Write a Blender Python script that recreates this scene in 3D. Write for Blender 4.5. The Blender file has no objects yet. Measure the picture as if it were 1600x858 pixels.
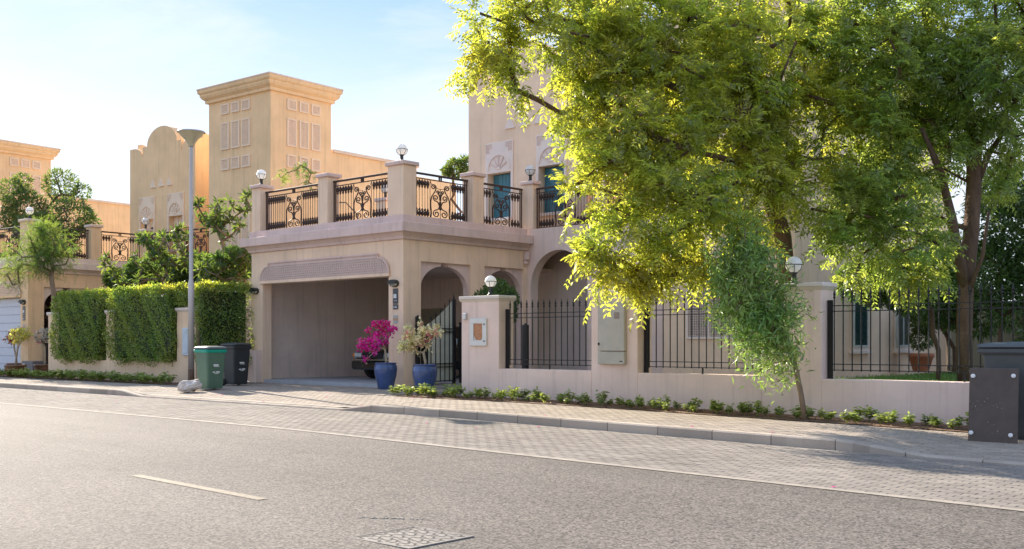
import bpy, bmesh, math, random
import numpy as np
from mathutils import Vector, Matrix
R = math.radians
rnd = random.Random(7)
rng = np.random.default_rng(11)
scn = bpy.context.scene
COL = scn.collection

# ------------------------------------------------------------------ camera, sky, sun, exposure
# x runs along the street (right), y into the gardens, z up; the camera stands at the origin on the far lane
EYE = 1.15
YAW = R(42.0)
F = 1666.0            # focal length in pixels of a 1600 wide frame
HOR = 535.0           # horizon row
cam_d = bpy.data.cameras.new('camera'); cam = bpy.data.objects.new('camera', cam_d); COL.objects.link(cam)
cam.location = (0, 0, EYE); cam.rotation_euler = (R(90), 0, YAW)
cam_d.sensor_width = 36.0; cam_d.lens = 36.0 * F / 1600.0
cam_d.shift_y = (HOR - 429.0) / 1600.0
cam_d.clip_start = 0.1; cam_d.clip_end = 3000
scn.camera = cam

SUN_EL = R(26.0)
SUN_DIR = Vector((-0.972, 0.235, 0)).normalized()      # horizontal direction towards the sun
world = bpy.data.worlds.new('World'); scn.world = world; world.use_nodes = True
wn = world.node_tree; wn.nodes.clear()
def wnode(t, **k):
    n = wn.nodes.new(t)
    for a, b in k.items(): setattr(n, a, b)
    return n
sky = wnode('ShaderNodeTexSky', sky_type='NISHITA', sun_disc=False)
sky.sun_elevation = SUN_EL; sky.sun_rotation = math.atan2(SUN_DIR.x, SUN_DIR.y)
sky.altitude = 0; sky.air_density = 1.0; sky.dust_density = 0.6; sky.ozone_density = 1.5
tc = wnode('ShaderNodeTexCoord'); mp = wnode('ShaderNodeMapping')
mp.inputs['Scale'].default_value = (1.5, 1.5, 7.0); mp.inputs['Rotation'].default_value = (0.05, 0.10, 0.4)
nz = wnode('ShaderNodeTexNoise'); nz.inputs['Scale'].default_value = 1.7; nz.inputs['Detail'].default_value = 8; nz.inputs['Roughness'].default_value = 0.62
nz.inputs['Distortion'].default_value = 0.35
rp = wnode('ShaderNodeValToRGB'); rp.color_ramp.elements[0].position = 0.40; rp.color_ramp.elements[1].position = 0.66
rp.color_ramp.elements[1].color = (.85, .85, .85, 1)
hz_ = wnode('ShaderNodeMix', data_type='RGBA'); hz_.inputs['Factor'].default_value = 0.92; hz_.inputs['B'].default_value = (2.1, 2.9, 4.6, 1)   # bright veil of thin haze
mx = wnode('ShaderNodeMix', data_type='RGBA'); mx.inputs['B'].default_value = (3.1, 3.2, 3.5, 1)                                          # wisps of cirrus
bg = wnode('ShaderNodeBackground'); bg.inputs['Strength'].default_value = 0.12
wo = wnode('ShaderNodeOutputWorld')
L = wn.links.new
sz = wnode('ShaderNodeSeparateXYZ'); zr = wnode('ShaderNodeValToRGB')
zr.color_ramp.elements[0].position = 0.0; zr.color_ramp.elements[0].color = (.80, .87, .96, 1)
zr.color_ramp.elements[1].position = 0.34; zr.color_ramp.elements[1].color = (.29, .52, .99, 1)
ze = zr.color_ramp.elements.new(0.18); ze.color = (.72, .82, .97, 1)
zs = wnode('ShaderNodeVectorMath', operation='SCALE'); zs.inputs['Scale'].default_value = 3.45
L(tc.outputs['Generated'], sz.inputs[0]); L(sz.outputs['Z'], zr.inputs['Fac']); L(zr.outputs['Color'], zs.inputs[0]); L(zs.outputs[0], hz_.inputs['B'])
L(tc.outputs['Generated'], mp.inputs['Vector']); L(mp.outputs['Vector'], nz.inputs['Vector']); L(nz.outputs['Fac'], rp.inputs['Fac'])
L(rp.outputs['Color'], mx.inputs['Factor']); L(sky.outputs['Color'], hz_.inputs['A']); L(hz_.outputs['Result'], mx.inputs['A']); L(mx.outputs['Result'], bg.inputs['Color']); L(bg.outputs['Background'], wo.inputs['Surface'])
sun_d = bpy.data.lights.new('sun', 'SUN'); sun_d.energy = 4.6; sun_d.angle = R(0.6); sun_d.color = (1.0, 0.90, 0.76)
sun = bpy.data.objects.new('sun', sun_d); COL.objects.link(sun)
to_sun = Vector((SUN_DIR.x * math.cos(SUN_EL), SUN_DIR.y * math.cos(SUN_EL), math.sin(SUN_EL)))
sun.rotation_euler = to_sun.to_track_quat('Z', 'Y').to_euler(); sun.location = to_sun * 60
scn.cycles.max_bounces = 14; scn.cycles.diffuse_bounces = 7; scn.cycles.transmission_bounces = 8
scn.view_settings.view_transform = 'Standard'; scn.view_settings.look = 'None'
scn.view_settings.exposure = 1.5; scn.view_settings.gamma = 1.0; scn.view_settings.use_curve_mapping = False

CY, SY = math.cos(YAW), math.sin(YAW)
def W(u, v, d):
    """A point of the street seen at photo column u, row v, standing d metres in front of the camera."""
    xc = (u - 800.0) / F * d
    return Vector((CY * xc - SY * d, SY * xc + CY * d, EYE + (HOR - v) / F * d))

# ------------------------------------------------------------------ materials
MATS = {}
def newmat(name):
    m = bpy.data.materials.new(name); m.use_nodes = True; nt = m.node_tree
    nt.nodes.clear()
    out = nt.nodes.new('ShaderNodeOutputMaterial')
    MATS[name] = m
    return m, nt, out
def N(nt, t, ins=None, **k):
    n = nt.nodes.new(t)
    for a, b in k.items(): setattr(n, a, b)
    for a, b in (ins or {}).items():
        if hasattr(b, 'is_output') or isinstance(b, bpy.types.NodeSocket): nt.links.new(b, n.inputs[a])
        else: n.inputs[a].default_value = b
    return n
def c4(c): return (c[0], c[1], c[2], 1)
def simple(name, col, rough=0.6, metal=0.0, spec=0.5, var=0.12, scale=6.0, bump=0.0, bscale=60.0, coat=0.0, rnd_obj=0.0, stretch=(1, 1, 1), isl=0.0):
    m, nt, out = newmat(name)
    tcn = N(nt, 'ShaderNodeTexCoord'); mpn = N(nt, 'ShaderNodeMapping', {'Vector': tcn.outputs['Object'], 'Scale': stretch})
    n1 = N(nt, 'ShaderNodeTexNoise', {'Vector': mpn.outputs['Vector'], 'Scale': scale, 'Detail': 6.0, 'Roughness': 0.6})
    mr = N(nt, 'ShaderNodeMapRange', {'Value': n1.outputs['Fac'], 'From Min': 0.25, 'From Max': 0.75, 'To Min': 1 - var, 'To Max': 1 + var})
    val = mr.outputs['Result']
    if rnd_obj:
        oi = N(nt, 'ShaderNodeObjectInfo')
        m2 = N(nt, 'ShaderNodeMapRange', {'Value': oi.outputs['Random'], 'To Min': 1 - rnd_obj, 'To Max': 1 + rnd_obj})
        val = N(nt, 'ShaderNodeMath', {0: val, 1: m2.outputs['Result']}, operation='MULTIPLY').outputs[0]
    if isl:
        ge = N(nt, 'ShaderNodeNewGeometry')
        m2 = N(nt, 'ShaderNodeMapRange', {'Value': ge.outputs['Random Per Island'], 'To Min': 1 - isl, 'To Max': 1 + isl})
        val = N(nt, 'ShaderNodeMath', {0: val, 1: m2.outputs['Result']}, operation='MULTIPLY').outputs[0]
    hs = N(nt, 'ShaderNodeHueSaturation', {'Color': c4(col), 'Value': val})
    b = N(nt, 'ShaderNodeBsdfPrincipled', {'Base Color': hs.outputs['Color'], 'Roughness': rough, 'Metallic': metal, 'Specular IOR Level': spec, 'Coat Weight': coat, 'Coat Roughness': 0.08})
    if bump:
        n2 = N(nt, 'ShaderNodeTexNoise', {'Vector': tcn.outputs['Object'], 'Scale': bscale, 'Detail': 4.0})
        bp = N(nt, 'ShaderNodeBump', {'Height': n2.outputs['Fac'], 'Strength': bump, 'Distance': 0.02})
        nt.links.new(bp.outputs['Normal'], b.inputs['Normal'])
    nt.links.new(b.outputs[0], out.inputs['Surface'])
    return m
def plaster(name, col, dirt=0.23):
    """Painted render: soft mottling, faint rain streaks, fine grain."""
    m, nt, out = newmat(name)
    tcn = N(nt, 'ShaderNodeTexCoord')
    n1 = N(nt, 'ShaderNodeTexNoise', {'Vector': tcn.outputs['Object'], 'Scale': 0.9, 'Detail': 7.0, 'Roughness': 0.62})
    mp1 = N(nt, 'ShaderNodeMapping', {'Vector': tcn.outputs['Object'], 'Scale': (4.5, 4.5, 0.22)})
    n2 = N(nt, 'ShaderNodeTexNoise', {'Vector': mp1.outputs['Vector'], 'Scale': 1.6, 'Detail': 5.0, 'Roughness': 0.65})
    a = N(nt, 'ShaderNodeMapRange', {'Value': n1.outputs['Fac'], 'From Min': .3, 'From Max': .7, 'To Min': 1 - dirt * .55, 'To Max': 1 + dirt * .35})
    s = N(nt, 'ShaderNodeMapRange', {'Value': n2.outputs['Fac'], 'From Min': .52, 'From Max': .8, 'To Min': 1.0, 'To Max': 1 - dirt})
    v = N(nt, 'ShaderNodeMath', {0: a.outputs['Result'], 1: s.outputs['Result']}, operation='MULTIPLY')
    hs = N(nt, 'ShaderNodeHueSaturation', {'Color': c4(col), 'Value': v.outputs[0]})
    b = N(nt, 'ShaderNodeBsdfPrincipled', {'Base Color': hs.outputs['Color'], 'Roughness': .88, 'Specular IOR Level': .25})
    n3 = N(nt, 'ShaderNodeTexNoise', {'Vector': tcn.outputs['Object'], 'Scale': 85.0, 'Detail': 5.0, 'Roughness': .7})
    bp = N(nt, 'ShaderNodeBump', {'Height': n3.outputs['Fac'], 'Strength': .22, 'Distance': .012})
    nt.links.new(bp.outputs['Normal'], b.inputs['Normal']); nt.links.new(b.outputs[0], out.inputs['Surface'])
    return m
def leaf(name, col, tr, trans=0.45, hue=0.025, val=0.30, rough=0.45, gl=0.10):
    m, nt, out = newmat(name)
    ge = N(nt, 'ShaderNodeNewGeometry'); tcn = N(nt, 'ShaderNodeTexCoord')
    n1 = N(nt, 'ShaderNodeTexNoise', {'Vector': tcn.outputs['Object'], 'Scale': 1.3, 'Detail': 3.0})
    h = N(nt, 'ShaderNodeMapRange', {'Value': n1.outputs['Fac'], 'From Min': .3, 'From Max': .7, 'To Min': .5 - hue, 'To Max': .5 + hue})
    v = N(nt, 'ShaderNodeMapRange', {'Value': ge.outputs['Random Per Island'], 'To Min': 1 - val, 'To Max': 1 + val})
    def hsv(c): return N(nt, 'ShaderNodeHueSaturation', {'Color': c4(c), 'Hue': h.outputs['Result'], 'Value': v.outputs['Result']})
    d = N(nt, 'ShaderNodeBsdfDiffuse', {'Color': hsv(col).outputs['Color']})
    t = N(nt, 'ShaderNodeBsdfTranslucent', {'Color': hsv(tr).outputs['Color']})
    mx1 = N(nt, 'ShaderNodeMixShader', {0: trans, 1: d.outputs[0], 2: t.outputs[0]})
    g = N(nt, 'ShaderNodeBsdfGlossy', {'Roughness': rough, 'Color': (1, 1, 1, 1)})
    mx2 = N(nt, 'ShaderNodeMixShader', {0: gl * .5, 1: mx1.outputs[0], 2: g.outputs[0]})
    nt.links.new(mx2.outputs[0], out.inputs['Surface'])
    return m
def asphalt_mat(name, base):
    m, nt, out = newmat(name)
    tcn = N(nt, 'ShaderNodeTexCoord'); vec = tcn.outputs['Object']
    big = N(nt, 'ShaderNodeTexNoise', {'Vector': vec, 'Scale': .35, 'Detail': 5.0})
    mpx = N(nt, 'ShaderNodeMapping', {'Vector': vec, 'Scale': (.12, 1.1, 1)})
    trk = N(nt, 'ShaderNodeTexNoise', {'Vector': mpx.outputs['Vector'], 'Scale': 1.0, 'Detail': 4.0})
    vor = N(nt, 'ShaderNodeTexVoronoi', {'Vector': vec, 'Scale': 60.0, 'Randomness': 1.0})
    fine = N(nt, 'ShaderNodeTexNoise', {'Vector': vec, 'Scale': 38.0, 'Detail': 6.0, 'Roughness': .75})
    sep = N(nt, 'ShaderNodeSeparateColor', {'Color': vor.outputs['Color']})
    st = N(nt, 'ShaderNodeMapRange', {'Value': sep.outputs[0], 'To Min': .42, 'To Max': 2.0})
    f2 = N(nt, 'ShaderNodeMapRange', {'Value': fine.outputs['Fac'], 'From Min': .3, 'From Max': .7, 'To Min': .72, 'To Max': 1.28})
    b2 = N(nt, 'ShaderNodeMapRange', {'Value': big.outputs['Fac'], 'From Min': .3, 'From Max': .7, 'To Min': .88, 'To Max': 1.1})
    t2 = N(nt, 'ShaderNodeMapRange', {'Value': trk.outputs['Fac'], 'From Min': .3, 'From Max': .7, 'To Min': .88, 'To Max': 1.1})
    v1 = N(nt, 'ShaderNodeMath', {0: st.outputs[0], 1: f2.outputs[0]}, operation='MULTIPLY')
    v2 = N(nt, 'ShaderNodeMath', {0: v1.outputs[0], 1: b2.outputs[0]}, operation='MULTIPLY')
    v3 = N(nt, 'ShaderNodeMath', {0: v2.outputs[0], 1: t2.outputs[0]}, operation='MULTIPLY')
    wp_ = N(nt, 'ShaderNodeTexNoise', {'Vector': vec, 'Scale': .9, 'Detail': 4.0})
    wv = N(nt, 'ShaderNodeVectorMath', {0: wp_.outputs['Color'], 1: (.8, .8, 0)}, operation='MULTIPLY')
    wa = N(nt, 'ShaderNodeVectorMath', {0: vec, 1: wv.outputs[0]}, operation='ADD')
    ck = N(nt, 'ShaderNodeTexVoronoi', {'Vector': wa.outputs[0], 'Scale': .32}, feature='DISTANCE_TO_EDGE')
    cl = N(nt, 'ShaderNodeMapRange', {'Value': ck.outputs['Distance'], 'From Min': .0, 'From Max': .006, 'To Min': .86, 'To Max': 1.0})
    sp = N(nt, 'ShaderNodeTexNoise', {'Vector': vec, 'Scale': 1.6, 'Detail': 6.0, 'Roughness': .6})
    ol = N(nt, 'ShaderNodeMapRange', {'Value': sp.outputs['Fac'], 'From Min': .60, 'From Max': .72, 'To Min': 1.0, 'To Max': .78})
    v4 = N(nt, 'ShaderNodeMath', {0: cl.outputs[0], 1: ol.outputs[0]}, operation='MULTIPLY')
    v3 = N(nt, 'ShaderNodeMath', {0: v3.outputs[0], 1: v4.outputs[0]}, operation='MULTIPLY')
    hs = N(nt, 'ShaderNodeHueSaturation', {'Color': c4(base), 'Value': v3.outputs[0]})
    b = N(nt, 'ShaderNodeBsdfPrincipled', {'Base Color': hs.outputs['Color'], 'Roughness': .85, 'Specular IOR Level': .22})
    bp = N(nt, 'ShaderNodeBump', {'Height': v1.outputs[0], 'Strength': .55, 'Distance': .012})
    nt.links.new(bp.outputs['Normal'], b.inputs['Normal']); nt.links.new(b.outputs[0], out.inputs['Surface'])
    return m
def paver_mat(name, col):
    m, nt, out = newmat(name)
    tcn = N(nt, 'ShaderNodeTexCoord'); ge = N(nt, 'ShaderNodeNewGeometry'); oi = N(nt, 'ShaderNodeObjectInfo')
    ad = N(nt, 'ShaderNodeMath', {0: ge.outputs['Random Per Island'], 1: oi.outputs['Random']}, operation='ADD')
    fr = N(nt, 'ShaderNodeMath', {0: ad.outputs[0]}, operation='FRACT')
    v = N(nt, 'ShaderNodeMapRange', {'Value': fr.outputs[0], 'To Min': .86, 'To Max': 1.12})
    n1 = N(nt, 'ShaderNodeTexNoise', {'Vector': ge.outputs['Position'], 'Scale': .8, 'Detail': 7.0, 'Roughness': .65})
    n2 = N(nt, 'ShaderNodeTexNoise', {'Vector': ge.outputs['Position'], 'Scale': 70.0, 'Detail': 4.0})
    a = N(nt, 'ShaderNodeMapRange', {'Value': n1.outputs['Fac'], 'From Min': .3, 'From Max': .7, 'To Min': .84, 'To Max': 1.12})
    b1 = N(nt, 'ShaderNodeMapRange', {'Value': n2.outputs['Fac'], 'From Min': .3, 'From Max': .7, 'To Min': .86, 'To Max': 1.14})
    v1 = N(nt, 'ShaderNodeMath', {0: v.outputs[0], 1: a.outputs[0]}, operation='MULTIPLY')
    v2 = N(nt, 'ShaderNodeMath', {0: v1.outputs[0], 1: b1.outputs[0]}, operation='MULTIPLY')
    hs = N(nt, 'ShaderNodeHueSaturation', {'Color': c4(col), 'Value': v2.outputs[0]})
    b = N(nt, 'ShaderNodeBsdfPrincipled', {'Base Color': hs.outputs['Color'], 'Roughness': .92, 'Specular IOR Level': .12})
    bp = N(nt, 'ShaderNodeBump', {'Height': n2.outputs['Fac'], 'Strength': .3, 'Distance': .008})
    nt.links.new(bp.outputs['Normal'], b.inputs['Normal']); nt.links.new(b.outputs[0], out.inputs['Surface'])
    return m

plaster('main_wall', (.90, .67, .48)); plaster('main_trim', (.74, .56, .49), .22); plaster('garden_wall', (.84, .65, .55))
plaster('cap_paint', (.74, .65, .56), .2)
plaster('tan_wall', (.87, .61, .35)); plaster('tan_trim', (.78, .62, .48)); plaster('tan_garden_wall', (.84, .62, .42))
plaster('tan_panel', (.88, .70, .52), .1); plaster('garage_inside', (.80, .66, .57)); plaster('pale_trim', (.86, .73, .64), .1); plaster('olive_wall', (.30, .28, .20))
simple('lattice_grey', (.64, .52, .46), .85, var=.08); simple('lattice_back', (.30, .24, .21), .9)
simple('tan_lattice', (.84, .66, .49), .85, var=.06); simple('tan_lattice_back', (.70, .52, .37), .9)
simple('roof_floor', (.40, .36, .32), .9)
asphalt_mat('asphalt', (.124, .107, .092))
paver_mat('paver', (.255, .222, .19)); paver_mat('paver_warm', (.35, .292, .235)); paver_mat('kerb_concrete', (.42, .355, .29))
simple('joint_sand', (.19, .165, .14), .95, var=.2, scale=20)
simple('concrete_strip', (.29, .25, .205), .9, var=.3, scale=4, bump=.3)
simple('garage_slab', (.40, .41, .43), .6, var=.15, scale=2)
simple('road_yellow', (.20, .165, .115), .85, var=.45, scale=26)
simple('soil', (.16, .085, .045), .95, var=.4, scale=14, bump=.8, bscale=30)
simple('lawn_soil', (.055, .12, .02), .95, var=.4, scale=10)
simple('far_ground', (.33, .29, .24), .95, var=.2, scale=.3)
simple('iron_brown', (.070, .042, .032), .6, .0, var=.2, spec=.3); simple('iron_black', (.012, .012, .013), .42, .2, var=.2)
simple('gate_sheet', (.58, .58, .47), .6, var=.12); simple('gate_dark', (.02, .028, .022), .5)
simple('steel', (.55, .55, .55), .3, 1.0); simple('galvanised', (.50, .47, .45), .5, .35, var=.15, scale=3, stretch=(1, 1, .3))
simple('lamp_dark', (.03, .035, .032), .45, .3); simple('lamp_bowl', (.56, .50, .32), .35, .1)
simple('lamp_glass', (.66, .64, .50), .3, coat=.3)
simple('plaque', (.012, .022, .035), .35, coat=.3); simple('white_print', (.78, .78, .76), .6, var=.03)
simple('orange_sticker', (.52, .30, .16), .5, var=.25, scale=40); simple('grey_sticker', (.40, .42, .38), .5)
simple('meter_white', (.70, .69, .64), .45, var=.05); simple('meter_beige', (.47, .44, .37), .5, var=.1, bump=.05)
simple('amber_glass', (.42, .16, .05), .2, coat=.5, var=.4, scale=8, stretch=(1, 1, 6)); simple('pale_blue', (.55, .62, .68), .5)
simple('blue_glaze', (.045, .085, .22), .3, coat=.45, var=.5, scale=6, stretch=(1, 1, .5)); simple('terracotta', (.40, .15, .07), .7, var=.15)
simple('brown_glaze', (.16, .075, .035), .35, coat=.4, var=.3); simple('pot_soil', (.06, .045, .03), .95)
simple('bin_green', (.085, .16, .105), .5, var=.1, bump=.08, bscale=120); simple('lid_teal', (.0, .30, .21), .42, var=.08)
simple('bin_black', (.028, .032, .034), .48, var=.15, bump=.08, bscale=120); simple('bin_grey', (.075, .08, .08), .5, var=.15, bump=.08, bscale=120)
simple('lid_grey', (.085, .098, .105), .5, var=.12); simple('tyre', (.015, .015, .015), .8)
simple('plate_brown', (.085, .062, .050), .5, .1, var=.25, scale=5); simple('scuff', (.42, .40, .37), .8, var=.4, scale=30)
simple('boulder', (.60, .54, .49), .9, var=.35, scale=5, bump=.8, bscale=7)
simple('car_paint', (.008, .012, .012), .25, .2, coat=1.0); simple('car_glass', (.01, .014, .016), .05, coat=1.0); simple('chrome', (.7, .7, .7), .12, 1.0)
simple('headlight', (.55, .57, .56), .12, coat=.8); simple('indicator', (.75, .22, .02), .2, coat=.5)
simple('teal_shutter', (.035, .17, .22), .4, var=.12, coat=.1); simple('dark_glass', (.02, .05, .06), .08, coat=.8); simple('window_frame', (.60, .62, .58), .5)
simple('roller_door', (.56, .60, .66), .5, var=.05)
simple('utility_grey', (.16, .15, .15), .6); simple('cover_iron', (.175, .155, .135), .7, .05, var=.25, scale=12)
simple('cover_gap', (.03, .027, .024), .9); simple('fabric_grey', (.3, .3, .3), .9)
simple('bark_dark', (.13, .078, .05), .95, var=.45, scale=9, bump=1.0, bscale=26, stretch=(1, 1, .25))
simple('bark_light', (.24, .17, .11), .9, var=.3, scale=9, bump=.5, bscale=40, stretch=(1, 1, .3)); simple('bark_pale', (.36, .29, .20), .9, var=.3, scale=12, bump=.4)
leaf('globe', (.88, .88, .86), (.88, .88, .86), .45, hue=0, val=0, gl=.12)
leaf('neem', (.175, .225, .036), (.72, .75, .075), .54, val=.42)
leaf('neem_deep', (.155, .225, .052), (.56, .67, .10), .52, val=.42)
leaf('oleander', (.165, .28, .065), (.38, .57, .11), .38, val=.5)
leaf('hedge', (.15, .235, .042), (.55, .66, .07), .36, val=.45)
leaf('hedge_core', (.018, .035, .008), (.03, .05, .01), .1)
leaf('dark_leaf', (.065, .115, .03), (.20, .34, .05), .36)
leaf('frangipani', (.060, .105, .025), (.30, .42, .06), .35)
leaf('feathery', (.10, .17, .03), (.36, .50, .07), .45)
leaf('bedding', (.22, .29, .07), (.52, .62, .12), .38, gl=.16, val=.4)
leaf('magenta', (.80, .025, .36), (.95, .04, .50), .5, val=.25); leaf('cream_bract', (.86, .78, .46), (.92, .84, .48), .45, val=.3)
leaf('rose_bract', (.75, .18, .26), (.85, .3, .36), .4); leaf('white_bract', (.66, .62, .55), (.75, .7, .6), .4); leaf('yellow_bract', (.58, .54, .10), (.75, .70, .14), .4)
leaf('red_bract', (.5, .05, .04), (.6, .08, .05), .4)
leaf('grass', (.09, .20, .025), (.25, .42, .05), .4); leaf('dry_leaf', (.25, .13, .05), (.3, .16, .06), .2)

# ------------------------------------------------------------------ mesh helpers
class MB:
    def __init__(s): s.v = []; s.f = []
    def add(s, vs, fs):
        o = len(s.v); s.v += [tuple(p) for p in vs]; s.f += [tuple(i + o for i in q) for q in fs]; return s
    def box(s, x0, x1, y0, y1, z0, z1, c=0.0):
        if c <= 0:
            return s.add([(x0, y0, z0), (x1, y0, z0), (x1, y1, z0), (x0, y1, z0), (x0, y0, z1), (x1, y0, z1), (x1, y1, z1), (x0, y1, z1)],
                         [(0, 3, 2, 1), (4, 5, 6, 7), (0, 1, 5, 4), (1, 2, 6, 5), (2, 3, 7, 6), (3, 0, 4, 7)])
        c = min(c, (x1 - x0) * .45, (y1 - y0) * .45, (z1 - z0) * .45)
        vs = []; idx = {}
        for i, (x, dx) in enumerate(((x0, c), (x1, -c))):
            for j, (y, dy) in enumerate(((y0, c), (y1, -c))):
                for k, (z, dz) in enumerate(((z0, c), (z1, -c))):
                    idx[i, j, k, 0] = len(vs); vs.append((x, y + dy, z + dz))
                    idx[i, j, k, 1] = len(vs); vs.append((x + dx, y, z + dz))
                    idx[i, j, k, 2] = len(vs); vs.append((x + dx, y + dy, z))
        fs = []
        I = idx
        for i in (0, 1): fs.append([I[i, 0, 0, 0], I[i, 1, 0, 0], I[i, 1, 1, 0], I[i, 0, 1, 0]])
        for j in (0, 1): fs.append([I[0, j, 0, 1], I[1, j, 0, 1], I[1, j, 1, 1], I[0, j, 1, 1]])
        for k in (0, 1): fs.append([I[0, 0, k, 2], I[1, 0, k, 2], I[1, 1, k, 2], I[0, 1, k, 2]])
        for i in (0, 1):
            for j in (0, 1): fs.append([I[i, j, 0, 0], I[i, j, 1, 0], I[i, j, 1, 1], I[i, j, 0, 1]])
            for k in (0, 1): fs.append([I[i, 0, k, 0], I[i, 1, k, 0], I[i, 1, k, 2], I[i, 0, k, 2]])
        for j in (0, 1):
            for k in (0, 1): fs.append([I[0, j, k, 1], I[1, j, k, 1], I[1, j, k, 2], I[0, j, k, 2]])
        for i in (0, 1):
            for j in (0, 1):
                for k in (0, 1): fs.append([I[i, j, k, 0], I[i, j, k, 1], I[i, j, k, 2]])
        cx = Vector(((x0 + x1) / 2, (y0 + y1) / 2, (z0 + z1) / 2))
        out = []
        for q in fs:
            p = [Vector(vs[a]) for a in q]
            n = (p[1] - p[0]).cross(p[2] - p[0]); m = sum(p, Vector()) / len(p)
            out.append(q if n.dot(m - cx) > 0 else q[::-1])
        return s.add(vs, out)
    def prism(s, poly, d, origin=(0, 0, 0), ax=(1, 0, 0), up=(0, 0, 1), c=0):
        """poly of (a, b) pairs in the plane of ax and up, pushed d metres along up x ax reversed (the y axis for the defaults)."""
        ax = Vector(ax); up = Vector(up); nn = up.cross(ax); o = Vector(origin)
        fr = [o + ax * a + up * b for a, b in poly]; bk = [p + nn * d for p in fr]
        n = len(poly)
        area = sum(poly[i][0] * poly[(i + 1) % n][1] - poly[(i + 1) % n][0] * poly[i][1] for i in range(n))
        fs = [tuple(range(n)), tuple(range(2 * n - 1, n - 1, -1))] + [((i + 1) % n, i, n + i, n + (i + 1) % n) for i in range(n)]
        if (area > 0) != (d > 0): fs = [q[::-1] for q in fs]
        return s.add(fr + bk, fs)
    def tube(s, pts, rad, n=6, cap=True, closed=False):
        pts = [Vector(p) for p in pts]; m = len(pts)
        rad = rad if isinstance(rad, (list, tuple)) else [rad] * m
        vs = []; prev = None
        for i, p in enumerate(pts):
            if closed: t = pts[(i + 1) % m] - pts[i - 1]
            else: t = pts[min(i + 1, m - 1)] - pts[max(i - 1, 0)]
            t = t.normalized() if t.length > 1e-9 else Vector((0, 0, 1))
            if prev is None:
                a = Vector((1, 0, 0)) if abs(t.x) < .8 else Vector((0, 1, 0)); e = t.cross(a).normalized()
            else:
                e = prev - t * prev.dot(t); e = e.normalized() if e.length > 1e-6 else t.orthogonal().normalized()
            prev = e; g = t.cross(e)
            for k in range(n):
                an = 2 * math.pi * k / n; vs.append(p + (e * math.cos(an) + g * math.sin(an)) * rad[i])
        fs = []
        for i in range(m if closed else m - 1):
            j = (i + 1) % m
            for k in range(n):
                l = (k + 1) % n; fs.append((i * n + k, i * n + l, j * n + l, j * n + k))
        if cap and not closed: fs += [tuple(range(n - 1, -1, -1)), tuple(range((m - 1) * n, m * n))]
        return s.add(vs, fs)
    def lathe(s, prof, n=16, o=(0, 0, 0), cap=True):
        o = Vector(o); vs = []
        for r, z in prof:
            for k in range(n):
                an = 2 * math.pi * k / n; vs.append(o + Vector((r * math.cos(an), r * math.sin(an), z)))
        fs = []
        for i in range(len(prof) - 1):
            for k in range(n):
                l = (k + 1) % n; fs.append((i * n + k, i * n + l, (i + 1) * n + l, (i + 1) * n + k))
        if cap: fs += [tuple(range(n - 1, -1, -1)), tuple(range((len(prof) - 1) * n, len(prof) * n))]
        return s.add(vs, fs)
    def colwall(s, cols, y0, y1, axis='x'):
        """Upright wall in columns: (s0, s1, zlo0, zlo1, zhi0, zhi1); thickness y0..y1. axis 'y' swaps the plan axes."""
        for s0, s1, a0, a1, b0, b1 in cols:
            vs = []
            for t in (y0, y1):
                vs += [(s0, t, a0), (s1, t, a1), (s1, t, b1), (s0, t, b0)]
            if axis == 'y': vs = [(q[1], q[0], q[2]) for q in vs]
            fs = [(0, 1, 2, 3), (7, 6, 5, 4), (4, 5, 1, 0), (1, 5, 6, 2), (2, 6, 7, 3), (3, 7, 4, 0)]
            if axis == 'y': fs = [q[::-1] for q in fs]
            s.add(vs, fs)
        return s
    def xf(s, M):
        s.v = [tuple(M @ Vector(p)) for p in s.v]; return s
    def mesh(s, name, mat, smooth=False):
        me = bpy.data.meshes.new(name); me.from_pydata(s.v, [], s.f); me.update()
        if mat: me.materials.append(MATS[mat])
        if smooth: me.polygons.foreach_set('use_smooth', [True] * len(me.polygons))
        return me
    def build(s, name, mat, parent=None, smooth=False, loc=None, rot=None):
        return ob(name, s.mesh(name, mat, smooth), parent, loc, rot)
def ob(name, me, parent=None, loc=None, rot=None):
    o = bpy.data.objects.new(name, me); COL.objects.link(o)
    if parent: o.parent = parent
    if loc is not None: o.location = loc
    if rot is not None: o.rotation_euler = rot
    return o
def tag(o, label, cat, group=None):
    o['label'] = label; o['category'] = cat
    if group: o['group'] = group
    return o
def thing(name, label, cat, loc=(0, 0, 0), rz=0.0, group=None):
    return tag(ob(name, None, None, loc, (0, 0, rz)), label, cat, group)
def struct(o): o['kind'] = 'structure'; return o
def stuff(o): o['kind'] = 'stuff'; return o
def copy_tree(o, parent=None):
    c = o.copy(); COL.objects.link(c); c.parent = parent
    for ch in list(o.children): copy_tree(ch, c)
    return c
def arch_cols(s0, s1, spring, top, hi, n=14, pw=2.0):
    """columns of solid wall above an arched opening s0..s1"""
    out = []; c = (s0 + s1) / 2; r = (s1 - s0) / 2
    zz = lambda t: spring + (top - spring) * max(0, 1 - abs((t - c) / r) ** pw) ** (1 / pw)
    for i in range(n):
        a = c - r * math.cos(math.pi * i / n); b = c - r * math.cos(math.pi * (i + 1) / n)
        out.append((a, b, zz(a), zz(b), hi, hi))
    return out
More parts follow.
